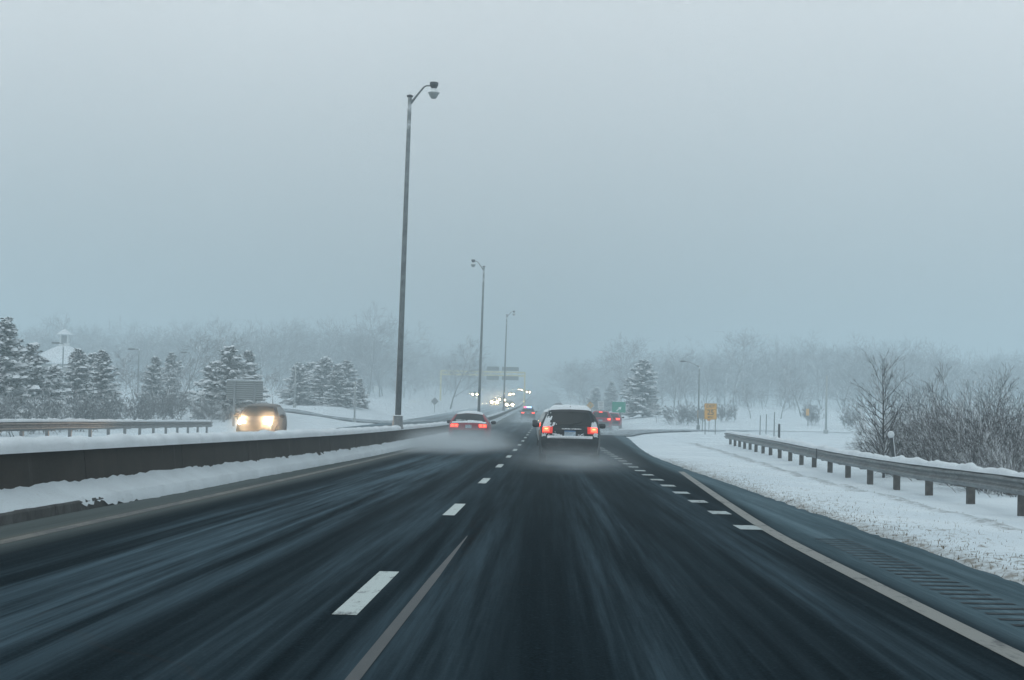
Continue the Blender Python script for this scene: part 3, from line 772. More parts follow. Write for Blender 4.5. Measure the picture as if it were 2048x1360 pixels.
# ------------------------------------------------------------------ trees
def prisms(segs, sides=3):
    """segs: (n,8) p0 p1 r0 r1 -> vertices, quads"""
    s = np.asarray(segs, np.float64); p0, p1, r0, r1 = s[:, 0:3], s[:, 3:6], s[:, 6], s[:, 7]
    d = p1 - p0; d /= np.maximum(np.linalg.norm(d, axis=1, keepdims=True), 1e-9)
    ref = np.where(np.abs(d[:, 2:3]) < .9, [[0, 0, 1.]], [[1., 0, 0]])
    a = np.cross(d, ref); a /= np.linalg.norm(a, axis=1, keepdims=True); b = np.cross(a, d)   # b points up
    n = len(s); V = np.zeros((n, 2 * sides, 3)); ph = -math.pi / 2
    for k in range(sides):
        q = ph + 2 * math.pi * (k + .0) / sides; u = a * math.cos(q) + b * math.sin(q)
        V[:, k] = p0 + u * r0[:, None]; V[:, sides + k] = p1 + u * r1[:, None]
    F = np.array([[k, (k + 1) % sides, sides + (k + 1) % sides, sides + k] for k in range(sides)])
    return V.reshape(-1, 3), (F[None] + (np.arange(n) * 2 * sides)[:, None, None]).reshape(-1, 4)

def branch_tree(rng, H, kids=(9, 7, 5), spread_=(50, 45, 40), lens=(.55, .5, .45), r0=.05, lean=(0, 0), gn=.12, first=.25, up=.25, segn=5, rmin=.0028, gn0=None):
    """trunk with three orders of limbs; returns trunk segments, twig segments"""
    trunk, twig = [], []
    def grow(p, dr, L, r_, lv):
        gnarl = gn0 if lv == 0 and gn0 is not None else gn
        n = segn if lv < 2 else 3 if lv == 2 else 2; pts = [p]
        d_ = dr.copy()
        for i in range(n):
            d_ = (d_ + Vector((rng.gauss(0, gnarl), rng.gauss(0, gnarl), rng.gauss(0, gnarl) + up * (.12 if lv else 0))) + Vector((lean[0], lean[1], 0)) * .08).normalized()
            pts.append(pts[-1] + d_ * (L / n))
        out = trunk if lv == 0 else twig
        for i in range(n):
            ra = r_ * (1 - .85 * i / n); rb = r_ * (1 - .85 * (i + 1) / n); out.append((*pts[i], *pts[i + 1], max(ra, rmin), max(rb, rmin * .8)))
        if lv >= len(kids): return
        for k in range(kids[lv]):
            f = first + (1 - first) * (k + rng.random()) / kids[lv] if lv == 0 else .2 + .78 * rng.random()
            i = min(int(f * n), n - 1); q = pts[i].lerp(pts[i + 1], f * n - i); t = (pts[i + 1] - pts[i]).normalized()
            az = k * 2.4 + rng.uniform(-.6, .6); a = R(spread_[lv] * rng.uniform(.7, 1.25))
            e1 = t.orthogonal().normalized(); e2 = t.cross(e1); nd = (t * math.cos(a) + (e1 * math.cos(az) + e2 * math.sin(az)) * math.sin(a)).normalized()
            grow(q, nd, L * lens[lv] * rng.uniform(.6, 1.15) * (1 - .45 * f if lv == 0 else 1), r_ * (1 - .8 * f) * .55 + .001, lv + 1)
    grow(Vector((0, 0, -.1)), Vector((lean[0], lean[1], 1)).normalized(), H, r0, 0)
    return trunk, twig

def tree_from(name, label, cat, loc, trunk, twig, mat, group=None, scale=1.0, rz=0.0, sides=3):
    t = tag(empty(name, loc, rz), label, cat, group); t.scale = (scale,) * 3
    if name.endswith('bush'):
        v, f = prisms(trunk, 5); tag(mk('stems', np_mesh('stems', v, f, True), M[mat], t), kind='stuff')
    else:
        MB().tube([trunk[0][:3]] + [q[3:6] for q in trunk], [trunk[0][6]] + [q[7] for q in trunk], 7).build('trunk', M[mat], t, True)
    v, f = prisms(twig, sides); mk('crown', np_mesh('crown', v, f), M[mat], t)
    return t

def copy_thing(src, loc, rz, scale, label):
    c = copy_tree(src); c.location = loc; c.rotation_euler.z = rz; c.scale = (scale,) * 3; c['label'] = label; return c

def gz(px, d): x = wx(px, d); return (x, d, G(x, d) + .02)

# sapling and thicket behind the near rail
rng = random.Random(11)
tk, tw = branch_tree(rng, 3.05, (52, 9, 2), (50, 30, 30), (.46, .34, .4), .040, (.0, 0), .035, .05, .55, 9, .0026, .012)
tree_from('bare_tree', 'bare young tree with a straight dark trunk behind the guardrail', 'tree', gz(1766, 50), tk, tw, 'bark_wet')
def shrub(rng, stems, H, lean, spread_a=28, kids=(9, 5, 3), r0=.018, base_r=.25, rmin=.0024):
    T, W_ = [], []
    for k in range(stems):
        az = rng.uniform(0, 2 * math.pi); a = R(spread_a) * rng.random() ** .6
        dr = Vector((math.sin(a) * math.cos(az) + lean[0], math.sin(a) * math.sin(az) + lean[1], math.cos(a))).normalized()
        h = H * rng.uniform(.6, 1.1); tk, tw = branch_tree(rng, h, kids, (30, 28, 34), (.46, .48, .5), r0 * rng.uniform(.7, 1.3), (0, 0), .07, .15, .2, 6, rmin)
        rot = Vector((0, 0, 1)).rotation_difference(dr).to_matrix(); o = Vector((rng.gauss(0, base_r), rng.gauss(0, base_r), 0))
        for src, dst in ((tk, T), (tw, W_)):
            for s in src:
                p = rot @ Vector(s[:3]) + o; q = rot @ Vector(s[3:6]) + o; dst.append((*p, *q, s[6], s[7]))
    return T, W_
rng = random.Random(21)
sh = [shrub(rng, 26, 2.7, (-.34, 0), 42, (11, 7, 2), .018, .6), shrub(rng, 26, 2.5, (-.42, .05), 44, (11, 7, 2), .016, .65), shrub(rng, 24, 2.3, (-.1, 0), 50, (11, 7, 2), .014, .6)]
thick = [(1838, 47, 0, 1.0, 'bare bush with reddish-dark twigs right behind the leaning marker post'), (1893, 44, 1, 1.08, 'bare bush in the middle of the thicket, twigs swept to one side'),
         (1952, 41, 0, 1.12, 'tallest bare bush of the thicket with arching snowy stems'), (2013, 37, 1, 1.0, 'snow-laden bare bush at the picture edge behind the guardrail'),
         (1925, 50, 2, 1.15, 'bush deep in the thicket behind the tallest arching one'), (1868, 54, 2, 1.05, 'pale twiggy bush at the back of the thicket near the young tree'),
         (2040, 46, 2, 1.2, 'frosted bush at the back of the thicket by the picture edge'), (1815, 58, 2, .8, 'low pale bush between the young tree and the thicket'),
         (1990, 52, 0, 1.2, 'tall pale bush filling the back of the thicket'), (1975, 35.5, 2, .62, 'low bush crouching at the foot of the thicket behind the rail posts'), (2060, 33, 2, .7, 'low bush cut by the picture edge under the rail')]
thick += [(1862, 43, 2, .85, 'rounded bush close behind the rail next to the leaning marker post'), (1910, 41, 2, .9, 'rounded bush close behind the rail under the swept bush'), (1985, 44, 1, 1.0, 'dense bush between the tallest one and the picture edge'),
          (1830, 52, 1, .9, 'dense bush between the young tree and the swept bush'), (2030, 40, 0, 1.0, 'arching bush at the picture edge in front of the frosted one'), (1945, 47, 2, 1.05, 'dense rounded bush filling the middle of the thicket'), (1880, 60, 0, 1.1, 'far bush at the back of the thicket showing over the others')]
thick = [(px, d * 1.17, k, q * .93, lab) for px, d, k, q, lab in thick]
src = {}
for px, d, k, s, lab in thick:
    loc = gz(px, d)
    if k not in src:
        src[k] = tree_from('bare_bush', lab, 'bush', loc, *sh[k], 'bark_wet' if k != 2 else 'bark', 'thicket behind the guardrail', s, rng.uniform(-.3, .3))
    else: copy_thing(src[k], loc, rng.uniform(-.5, .5), s, lab)

# snowy conifers
def conifer(rng, H, Rb, droop=.30, first=.10, dens=1.0, top_pow=.85):
    nd, sn, wood = [], [], []
    h = first * H
    while h < H * .985:
        f = h / H; L = Rb * (1 - f) ** top_pow * (1 if f > .12 else .75); nb = max(3, int((5 + 5 * (1 - f)) * dens))
        for k in range(nb):
            az = rng.uniform(0, 2 * math.pi); lobe = noise.noise((math.cos(az) * 1.3, math.sin(az) * 1.3, h * .55 + Rb * 7)); l = L * rng.uniform(.55, 1.15) * (.95 + .75 * lobe) + .06; sl = .35 * (f) - droop * (1 - f) + rng.uniform(-.15, .15)
            dx, dy = math.cos(az), math.sin(az); p0 = Vector((0, 0, h + rng.uniform(-.08, .08))); n = max(2, int(l / .21)); pts = []
            for i in range(n + 1):
                t = i / n; pts.append(p0 + Vector((dx * l * t, dy * l * t, l * (sl * t - .18 * t * t + .20 * t ** 4))))
            wood.append((*pts[0], *pts[-1], .018 * (1 - f) + .006, .004))
            for i in range(1, n + 1):
                c = pts[i]; wd = .11 + .20 * (1 - abs(2 * (i / n) - 1)) * min(1, l)
                for j in range(9):
                    a = az + rng.uniform(-1.3, 1.3); ln = rng.uniform(.18, .40); tip = c + Vector((math.cos(a) * ln, math.sin(a) * ln, rng.uniform(-.16, .10)))
                    b0 = c + Vector((rng.uniform(-wd, wd) * .6, rng.uniform(-wd, wd) * .6, rng.uniform(-.08, .03))); sd_ = Vector((-math.sin(a), math.cos(a), rng.uniform(-.5, .5))) * rng.uniform(.05, .085)
                    m_ = b0.lerp(tip, .45); nd.append((b0, m_ + sd_, tip, m_ - sd_))
                if rng.random() < .88:
                    r_ = rng.uniform(.11, .32) * (.7 + .5 * min(1, l)); hh = r_ * rng.uniform(.3, .55); sn.append((c + Vector((0, 0, .02)), r_, hh, az, rng.uniform(.6, 1.0)))
        h += (.15 + .14 * (1 - f)) * rng.uniform(.8, 1.2) * (H / 6) ** .5
    nv = np.array([[tuple(q) for q in s] for s in nd]).reshape(-1, 3); nf = np.arange(len(nv)).reshape(-1, 4)
    sv, sf = [], []
    for c, r_, hh, az, e in sn:
        b = len(sv); ring = []
        for k in range(6):
            a = k * math.pi / 3; u, v = r_ * 1.25 * math.cos(a) * rng.uniform(.7, 1.2), r_ * e * math.sin(a) * rng.uniform(.7, 1.2)
            sv.append((c.x + u * math.cos(az) - v * math.sin(az), c.y + u * math.sin(az) + v * math.cos(az), c.z - rng.uniform(0, .06)))
        for k in range(3):
            a = k * 2 * math.pi / 3 + .5; u, v = r_ * .6 * math.cos(a), r_ * .5 * e * math.sin(a)
            sv.append((c.x + u * math.cos(az) - v * math.sin(az), c.y + u * math.sin(az) + v * math.cos(az), c.z + hh * rng.uniform(.7, 1.1)))
        sf += [(b + 0, b + 1, b + 6), (b + 1, b + 7, b + 6), (b + 1, b + 2, b + 7), (b + 2, b + 3, b + 7), (b + 3, b + 8, b + 7), (b + 3, b + 4, b + 8), (b + 4, b + 5, b + 8), (b + 5, b + 6, b + 8), (b + 5, b + 0, b + 6), (b + 6, b + 7, b + 8)]
    tr = [(0, 0, -.3, 0, 0, H * .5, .075 * H / 6, .05 * H / 6), (0, 0, H * .5, 0, 0, H, .05 * H / 6, .008)]
    return tr, wood, nv, nf, np.array(sv), np.array(sf)
def make_conifer(name, label, loc, spec, group=None, scale=1.0, rz=0.0):
    tr, wood, nv, nf, sv, sf = spec
    t = tag(empty(name, loc, rz), label, 'tree', group); t.scale = (scale,) * 3
    MB().tube([tr[0][:3], tr[0][3:6], tr[1][3:6]], [tr[0][6], tr[0][7], tr[1][7]], 7).build('trunk', M['bark'], t, True)
    v, f = prisms(wood, 3); tag(mk('limbs', np_mesh('limbs', v, f), M['bark'], t), kind='stuff')
    c = mk('crown', np_mesh('crown', nv, nf), M['needles'], t); mk('snow_load', np_mesh('snow_load', sv, sf, True), M['bough_snow'], c)
    return t
rng = random.Random(3)
CON = [conifer(rng, 6.0, 2.5, .30, .03, 1.2), conifer(rng, 5.6, 2.9, .26, .03, 1.25, .74), conifer(rng, 6.2, 2.1, .2, .03, 1.15, .7), conifer(rng, 5.6, 3.0, .30, .12, 1.15, .72)]
conspots = [  # column, distance, kind, scale, label
    (2, 112, 2, 1.10, 'tall dark evergreen cut off by the picture edge'),
    (58, 118, 0, .92, 'dark evergreen second from the picture edge, before the roof with the cupola'),
    (100, 128, 1, .74, 'low snow-laden evergreen just in front of the cupola roof'),
    (150, 132, 2, .85, 'narrow dark evergreen between the cupola and the lot lamp, first of a close pair'),
    (199, 136, 2, .84, 'narrow dark evergreen of the close pair, the one nearer the lot lamp'),
    (305, 165, 0, .80, 'small evergreen past the lot lamp, first of two small tops'),
    (338, 172, 2, .82, 'small slender evergreen past the lot lamp, second of two small tops'),
    (455, 146, 3, 1.02, 'broad dark pine standing behind the ribbed sign back'),
    (492, 158, 0, .92, 'pine rising just behind the ribbed sign back, beside the broad dark one'),
    (596, 205, 1, .86, 'snow-loaded pine at the near end of the broad pine group'),
    (646, 212, 1, 1.02, 'tallest snow-loaded pine in the middle of the broad pine group'),
    (690, 208, 3, .92, 'spreading snow-loaded pine of the group, toward the tall median lamp'),
    (620, 216, 3, .88, 'shaggy snow-loaded pine between the first and the tallest of the broad pine group'), (672, 203, 0, .80, 'snow-loaded pine just beside the tallest of the broad pine group'),
    (25, 122, 1, .95, 'snow-heavy evergreen between the cut-off tall one and the second'), (180, 150, 3, .88, 'broad evergreen seen between the close pair'), (425, 152, 1, .80, 'lower snowy pine at the flank of the broad dark pine'),
    (718, 216, 0, .58, 'smallest pine at the end of the broad pine group'),
    (1284, 226, 3, 1.22, 'big snow-covered pine with two bare trunks behind the green exit sign'),
    (1190, 330, 1, .82, 'hazy snow-covered pine above the amber diamond sign'),
    (1222, 318, 0, .86, 'hazy snow-covered pine between the amber sign and the green sign')]
csrc = {}
for px, d, k, s, lab in conspots:
    if k not in csrc: csrc[k] = make_conifer('pine_tree', lab, gz(px, d), CON[k], 'snow-covered conifers', s, rng.uniform(0, 6))
    else: copy_thing(csrc[k], gz(px, d), rng.uniform(0, 6), s, lab)
# frosted deciduous trees and bushes
rng = random.Random(8)
FR = [branch_tree(rng, 5.0, (16, 8, 4), (48, 42, 40), (.62, .5, .5), .07, (0, 0), .11, .22, .25, 5, .010), branch_tree(rng, 4.2, (18, 8, 4), (58, 45, 40), (.75, .5, .5), .06, (0, 0), .14, .3, .1, 5, .010)]
FS = [shrub(rng, 16, 1.9, (0, 0), 58, (9, 6, 3), .018, .6, .011), shrub(rng, 14, 1.9, (0, 0), 26, (9, 6, 3), .014, .22, .009)]
frost = [('t', 0, 362, 185, 1.25, 'frosted bare tree behind the small evergreens, toward the dark pine'), ('t', 1, 240, 160, .85, 'frosted rounded tree under the lot lamp'), ('t', 0, 420, 195, 1.3, 'frosted bare tree showing above the broad dark pine'),
         ('t', 0, 268, 175, .9, 'pale frosted tree just behind the lot lamp'), ('t', 1, 380, 160, .9, 'white frosted tree between small evergreens and the dark pine'), ('t', 1, 545, 190, .8, 'frosted tree between the oncoming car and the pine group'),
         ('s', 0, 20, 100, 1.25, 'white bush low behind the far guardrail, at the picture edge'), ('s', 0, 85, 106, 1.2, 'white bush low behind the far guardrail, below the cupola'), ('s', 0, 140, 112, 1.3, 'white bush below the close pair of evergreens'),
         ('s', 0, 195, 118, 1.15, 'white bush behind the far guardrail, below the lot lamp'), ('s', 0, 250, 125, 1.2, 'white bush behind the end part of the far guardrail'), ('s', 0, 310, 135, 1.25, 'white bush under the two small evergreen tops'), ('s', 0, 365, 142, 1.3, 'white bush beside the ribbed sign back'), ('s', 0, 425, 138, 1.0, 'white bush at the foot of the broad dark pine'),
         ('t', 1, 1313, 206, .50, 'little umbrella-shaped snowy tree right of the green exit sign'), ('s', 0, 1352, 200, 1.2, 'snowy bush left of the curved-arm lamp'), ('s', 0, 1384, 206, 1.1, 'snowy bush at the foot of the curved-arm lamp'), ('s', 0, 1447, 212, 1.15, 'snowy bush to the right of the yellow speed sign'),
         ('s', 1, 1624, 208, 1.15, 'upright vase-shaped bush behind the small yellow marker'), ('s', 1, 1694, 200, 1.2, 'upright vase-shaped bush across the ramp near the bare young tree'), ('t', 0, 1560, 235, .95, 'snowy tree across the ramp behind the thin stakes'), ('t', 1, 1500, 232, .9, 'dark-cored snowy tree across the ramp past the speed sign'),
         ('t', 0, 900, 330, 2.2, 'tall faint bare tree rising above the overhead gantry'), ('t', 1, 1250, 262, 1.1, 'snowy bare tree behind the green exit sign'), ('t', 0, 1345, 270, 1.3, 'faint snowy tree behind the curved-arm lamp'), ('t', 0, 1600, 260, 1.3, 'faint snowy tree behind the vase-shaped bushes')]
fsrc = {}
for ty, k, px, d, s, lab in frost:
    loc = gz(px, d); key = (ty, k)
    if key not in fsrc:
        tk, tw = (FR if ty == 't' else FS)[k]
        fsrc[key] = tree_from('frosted_tree' if ty == 't' else 'frosted_bush', lab, 'tree' if ty == 't' else 'bush', loc, tk, tw, 'bark_frost', 'frosted trees and bushes', s, rng.uniform(0, 6))
    else: copy_thing(fsrc[key], loc, rng.uniform(0, 6), s, lab)
# far woods, one mass in the haze
rng = random.Random(77)
woods_kinds = bpy.data.collections.new('far_tree_kinds')          # the kinds of tree the woods are made of
for k in range(5):
    v, f = prisms(sum(branch_tree(rng, 9 + k * .4, (20, 9, 4), (44 + 4 * k, 46, 44), (.60 + .03 * k, .52, .5), .11, (0, 0), .13, .08 + .05 * k, .25, 5, .013), []))
    woods_kinds.objects.link(bpy.data.objects.new('far_tree', np_mesh('far_tree', v, f))); woods_kinds.objects[-1].data.materials.append(M['wood_far'])
def woods_nodes():
    g = bpy.data.node_groups.new('far_woods', 'GeometryNodeTree')
    g.interface.new_socket('Geometry', in_out='INPUT', socket_type='NodeSocketGeometry'); g.interface.new_socket('Geometry', in_out='OUTPUT', socket_type='NodeSocketGeometry')
    a = g.nodes.new('NodeGroupInput'); o = g.nodes.new('NodeGroupOutput'); ip = g.nodes.new('GeometryNodeInstanceOnPoints'); ci = g.nodes.new('GeometryNodeCollectionInfo')
    ci.inputs[0].default_value = woods_kinds; ci.inputs[1].default_value = True; ci.inputs[2].default_value = True
    def attr(nm, ty):
        n = g.nodes.new('GeometryNodeInputNamedAttribute'); n.data_type = ty; n.inputs[0].default_value = nm; return n.outputs[0]
    g.links.new(a.outputs[0], ip.inputs['Points']); g.links.new(ci.outputs[0], ip.inputs['Instance']); ip.inputs['Pick Instance'].default_value = True
    g.links.new(attr('kind_index', 'INT'), ip.inputs['Instance Index']); g.links.new(attr('turn', 'FLOAT_VECTOR'), ip.inputs['Rotation']); g.links.new(attr('size', 'FLOAT_VECTOR'), ip.inputs['Scale'])
    g.links.new(ip.outputs[0], o.inputs[0]); return g
WG = woods_nodes()
def woods(name, label, spots):
    m = bpy.data.meshes.new(name); m.from_pydata([(x, y, G(x, y)) for x, y, s in spots], [], [])
    k = m.attributes.new('kind_index', 'INT', 'POINT'); t = m.attributes.new('turn', 'FLOAT_VECTOR', 'POINT'); z = m.attributes.new('size', 'FLOAT_VECTOR', 'POINT')
    for q, (x, y, s) in enumerate(spots):
        k.data[q].value = rng.randrange(5); t.data[q].vector = (0, 0, rng.uniform(0, 6.28)); w_ = s * rng.uniform(.85, 1.3); z.data[q].vector = (w_, w_, s * rng.uniform(.85, 1.1))
    o = mk(name, m, M['wood_far']); md = o.modifiers.new('trees', 'NODES'); md.node_group = WG; tag(o, label, kind='stuff')
spL, spR = [], []
for i in range(420):
    y = 330 + 330 * rng.random() ** 1.2; px = rng.uniform(-60, 1030); x = wx(px, y); low = rng.random() < .35
    if x > (-26 if y < 430 else -19): continue
    spL.append((x, y, rng.uniform(.3, .5) if low else rng.uniform(.7, 1.18) * (1.12 if 480 < px < 800 else 1)))
for i in range(480):
    y = 300 + 360 * rng.random() ** 1.1; px = rng.uniform(1100, 2140); x = wx(px, y); low = rng.random() < .4
    if x < (13 if y < 360 else 7): continue
    spR.append((x, y, rng.uniform(.3, .5) if low else rng.uniform(.7, 1.12) * (.9 if px < 1250 else 1)))
for i in range(36):
    y = rng.uniform(600, 900); spR.append((rng.uniform(7, 40), y, rng.uniform(.8, 1.2)))
for i in range(30):
    y = rng.uniform(600, 900); spL.append((rng.uniform(-50, -18), y, rng.uniform(.8, 1.2)))
woods('far_woods', 'faint bare woods in the haze across the oncoming road', spL)
woods('far_woods', 'faint bare woods in the haze beyond the exit ramp', spR)

# ------------------------------------------------------------------ building with cupola
d = 262; x = wx(121, d)
t = tag(empty('pavilion', (x, d, G(x, d) - .2), R(8)), 'snow-roofed building with a small white cupola above the evergreens', 'building')
MB().box((0, 0, 2.0), (8.0, 7.0, 4.6)).build('wall', simple('pale_wall', (.42, .40, .37), .8), t)
m = MB(); rows = []
for r_, z in ((4.7, 4.25), (4.6, 4.5), (3.0, 5.6), (1.5, 6.5), (.75, 6.85)): rows.append([(r_ * sx_, r_ * .88 * sy_, z) for sx_, sy_ in ((-1, -1), (0, -1.0), (1, -1), (1, 0), (1, 1), (0, 1), (-1, 1), (-1, 0))])
m.grid(rows, closed=True); m.f.append(tuple(range(len(m.v) - 8, len(m.v)))); rf = m.build('roof', M['bough_snow'], t)
cu = MB().box((0, 0, 7.0), (1.35, 1.35, .5)).build('cupola', M['sign_white'], rf)
for a in (-1, 1):
    for b in (-1, 1): MB().box((a * .5, b * .5, 7.85), (.22, .22, 1.3)).build('cupola_post', M['sign_white'], rf)
MB().box((0, 0, 7.8), (.85, .85, 1.15)).build('louvre', simple('louvre', (.20, .22, .23), .7), rf)
MB().lathe([(1.12, 8.45), (1.15, 8.52), (.75, 8.85), (.35, 9.1), (.05, 9.3)], (0, 0, 0), 8).build('cupola_roof', M['bough_snow'], rf)
for k in range(4): f = MB().box((-3 + 2 * k, -3.52, 2.4), (1.0, .06, 1.5)).build('window', M['glass'], t)

# ------------------------------------------------------------------ vehicles
class Car:
    """body from a side outline (y from the rear, z up) and a width law; the nose points to +y, the tail to -y"""
    def __init__(s, out, L, W, belt, roof, roof_w, wheels, wr=.33, sill=.27, round_=.05):
        s.out = [Vector((a, b)) for a, b in out]; s.L, s.W, s.belt, s.roof, s.roof_w, s.wheels, s.wr, s.sill, s.rd = L, W, belt, roof, roof_w, wheels, wr, sill, round_
        s.cum = [0]
        for a, b in zip(s.out, s.out[1:]): s.cum.append(s.cum[-1] + (b - a).length)
    def hw(s, y, z):
        wz = .95 + .05 * sst(s.sill, .6, z) if z < .75 else 1 - .025 * sst(.8, s.belt, z) - (1 - s.roof_w - .025) * sst(s.belt - .04, s.roof + .12, z) ** .9
        e = min(y, s.L - y); r_ = .72 if y > s.L / 2 else .45
        wy = 1 - (.20 if y > s.L / 2 else .10) * (1 - sst(-.05, r_ * 1.6, e))
        return s.W / 2 * wz * wy
    def o(s, u):
        """point and outward normal on the outline, u = index along the stops (may be fractional)"""
        i = min(int(u), len(s.out) - 2); f = u - i
        P = s.out; a = P[max(i - 1, 0)]; b = P[i]; c = P[i + 1]; d_ = P[min(i + 2, len(P) - 1)]
        p = b.lerp(c, f)
        t = (c - b).normalized(); tp = (b - a).normalized() if i > 0 else t; tn = (d_ - c).normalized() if i + 2 < len(P) else t
        tt = ((tp + t).normalized()).lerp((t + tn).normalized(), f).normalized()
        return p, Vector((-tt.y, tt.x))
    def sh(s, u, t, off=0.0):
        p, n = s.o(u); a = abs(t); inset = 0.0
        if a > .88: q = (a - .88) / .12; inset = s.rd * (1 - math.sqrt(max(0, 1 - q * q)))
        y, z = p.x - n.x * (inset - off), p.y - n.y * (inset - off)
        x = s.hw(min(max(p.x, 0), s.L), p.y) * t
        e = sst(1.1, 0, p.x) ; e2 = sst(s.L - 1.0, s.L, p.x)
        y += .10 * (t * t) * e - .16 * (t * t) * e2
        if p.y > s.belt: z -= .035 * t * t
        return Vector((x, y, z))
    def zb(s, y):
        z = s.sill
        for wy in s.wheels:
            r_ = s.wr + .06; q = r_ * r_ - (y - wy) ** 2
            if q > 0: z = max(z, s.wr + math.sqrt(q))
        return z
    def side(s, y, z, sg, off=0.0): return Vector((sg * (s.hw(min(max(y, 0), s.L), z) + off), y, z))
    def patch(s, name, u0, u1, t0, t1, mat, parent, off=.008, nu=5, nt=6, mask=None, th=0.0, smooth=True):
        m = MB(); rows = [[s.sh(u0 + (u1 - u0) * i / nu, t0 + (t1 - t0) * k / nt, off + (th(i / nu, k / nt) if th else 0)) for k in range(nt + 1)] for i in range(nu + 1)]
        m.grid(rows, flip=True)
        if mask: m.f = [f for n, f in enumerate(m.f) if mask((n // nt + .5) / nu, (n % nt + .5) / nt)]
        o = m.build(name, mat, parent, smooth)
        if mask: o['kind'] = 'stuff'
        return o
    def spatch(s, name, corners, sg, mat, parent, off=.006, n=5):
        a, b, c, d_ = [Vector(q) for q in corners]; rows = []
        for i in range(n + 1):
            l, r_ = a.lerp(d_, i / n), b.lerp(c, i / n); rows.append([s.side(*l.lerp(r_, k / n), sg, off) for k in range(n + 1)])
        return MB().grid(rows, flip=sg > 0).build(name, mat, parent, True)
    def body(s, mat, parent):
        m = MB(); us = []
        for i in range(len(s.out) - 1): us += [i, i + .5]
        us.append(len(s.out) - 1)
        ts = [-1, -.985, -.96, -.92, -.88, -.6, -.3, 0, .3, .6, .88, .92, .96, .985, 1]
        m.grid([[s.sh(u, t) for t in ts] for u in us], flip=True)
        ys_ = spread([(.12, .14), (s.L - .12, 1)]); ys_ = sorted(set(ys_ + [wy + (s.wr + .06) * q for wy in s.wheels for q in (-1, -.999, -.9, -.6, -.3, 0, .3, .6, .9, .999, 1)]))
        for sg in (-1, 1):
            rows = []
            for u in us:
                p = s.sh(u, sg); yb = min(max(p.y, .12), s.L - .12); q = Vector((yb, s.zb(yb))); r_ = [p]
                for k in range(1, 9):
                    f = k / 8; yy, zz = p.y + (q.x - p.y) * f, p.z + (q.y - p.z) * f; r_.append(s.side(yy, zz, sg))
                rows.append(r_)
            m.grid(rows, flip=sg < 0)
        b = m.build('body', mat, parent, True)
        MB().box((0, s.L / 2, s.sill + .03), (s.W * .86, s.L - .35, .10)).build('underbody', M['trim'], parent)
        return b
    def well(s, parent):
        for wy in s.wheels: MB().box((0, wy, s.wr + .20), (s.W * .90, .62, .45)).build('wheel_well', M['trim'], parent)
def wheel_meshes(wr):
    a = MB().lathe([(wr * .62, -.10), (wr * .93, -.10), (wr, -.07), (wr, .07), (wr * .93, .10), (wr * .62, .10)], (0, 0, 0), 20, 'x').mesh('tyre', True)
    a.materials.append(M['tyre']); r_ = MB(); r_.lathe([(wr * .64, -.06), (wr * .64, .06)], (0, 0, 0), 18, 'x')
    for k in range(5):
        q = 2 * math.pi * k / 5; r_.box((0, 0, 0), (.135, .06, wr * .58))
        for i in range(len(r_.v) - 8, len(r_.v)):
            v = r_.v[i]; z = v[2] + wr * .30; r_.v[i] = (v[0], v[1] * math.cos(q) - z * math.sin(q), v[1] * math.sin(q) + z * math.cos(q))
    b = r_.mesh('rim'); b.materials.append(M['rim']); return a, b
def add_wheels(c, parent):
    a, b = wheel_meshes(c.wr)
    for wy in c.wheels:
        for sg in (-1, 1):
            w_ = empty('wheel', (sg * (c.W / 2 - .12), wy, c.wr)); w_.parent = parent
            mk('tyre', a, None, w_); mk('rim', b, None, w_)
def mirror(c, parent, y, z, mat):
    for sg in (-1, 1):
        x = c.hw(y, z); m = MB(); rows = []
        for k, (u, h) in enumerate([(0, .03), (.03, .07), (.13, .085), (.20, .075), (.225, .04)]):
            rows.append([(sg * (x + .03 + u), y + .07 * math.cos(a), z + h * math.sin(a)) for a in [2 * math.pi * j / 10 for j in range(10)]])
        m.grid(rows, closed=True, flip=sg > 0); o = m.build('mirror', mat, parent, True)
def place(t, x, y, rz=0.0):
    s = math.atan2(zr(y + 1) - zr(y - 1), 2); t.location = (x, y, zr(y) + lift(y) + .002); t.rotation_euler = (s if abs(rz) < 1 else -s, 0, rz)

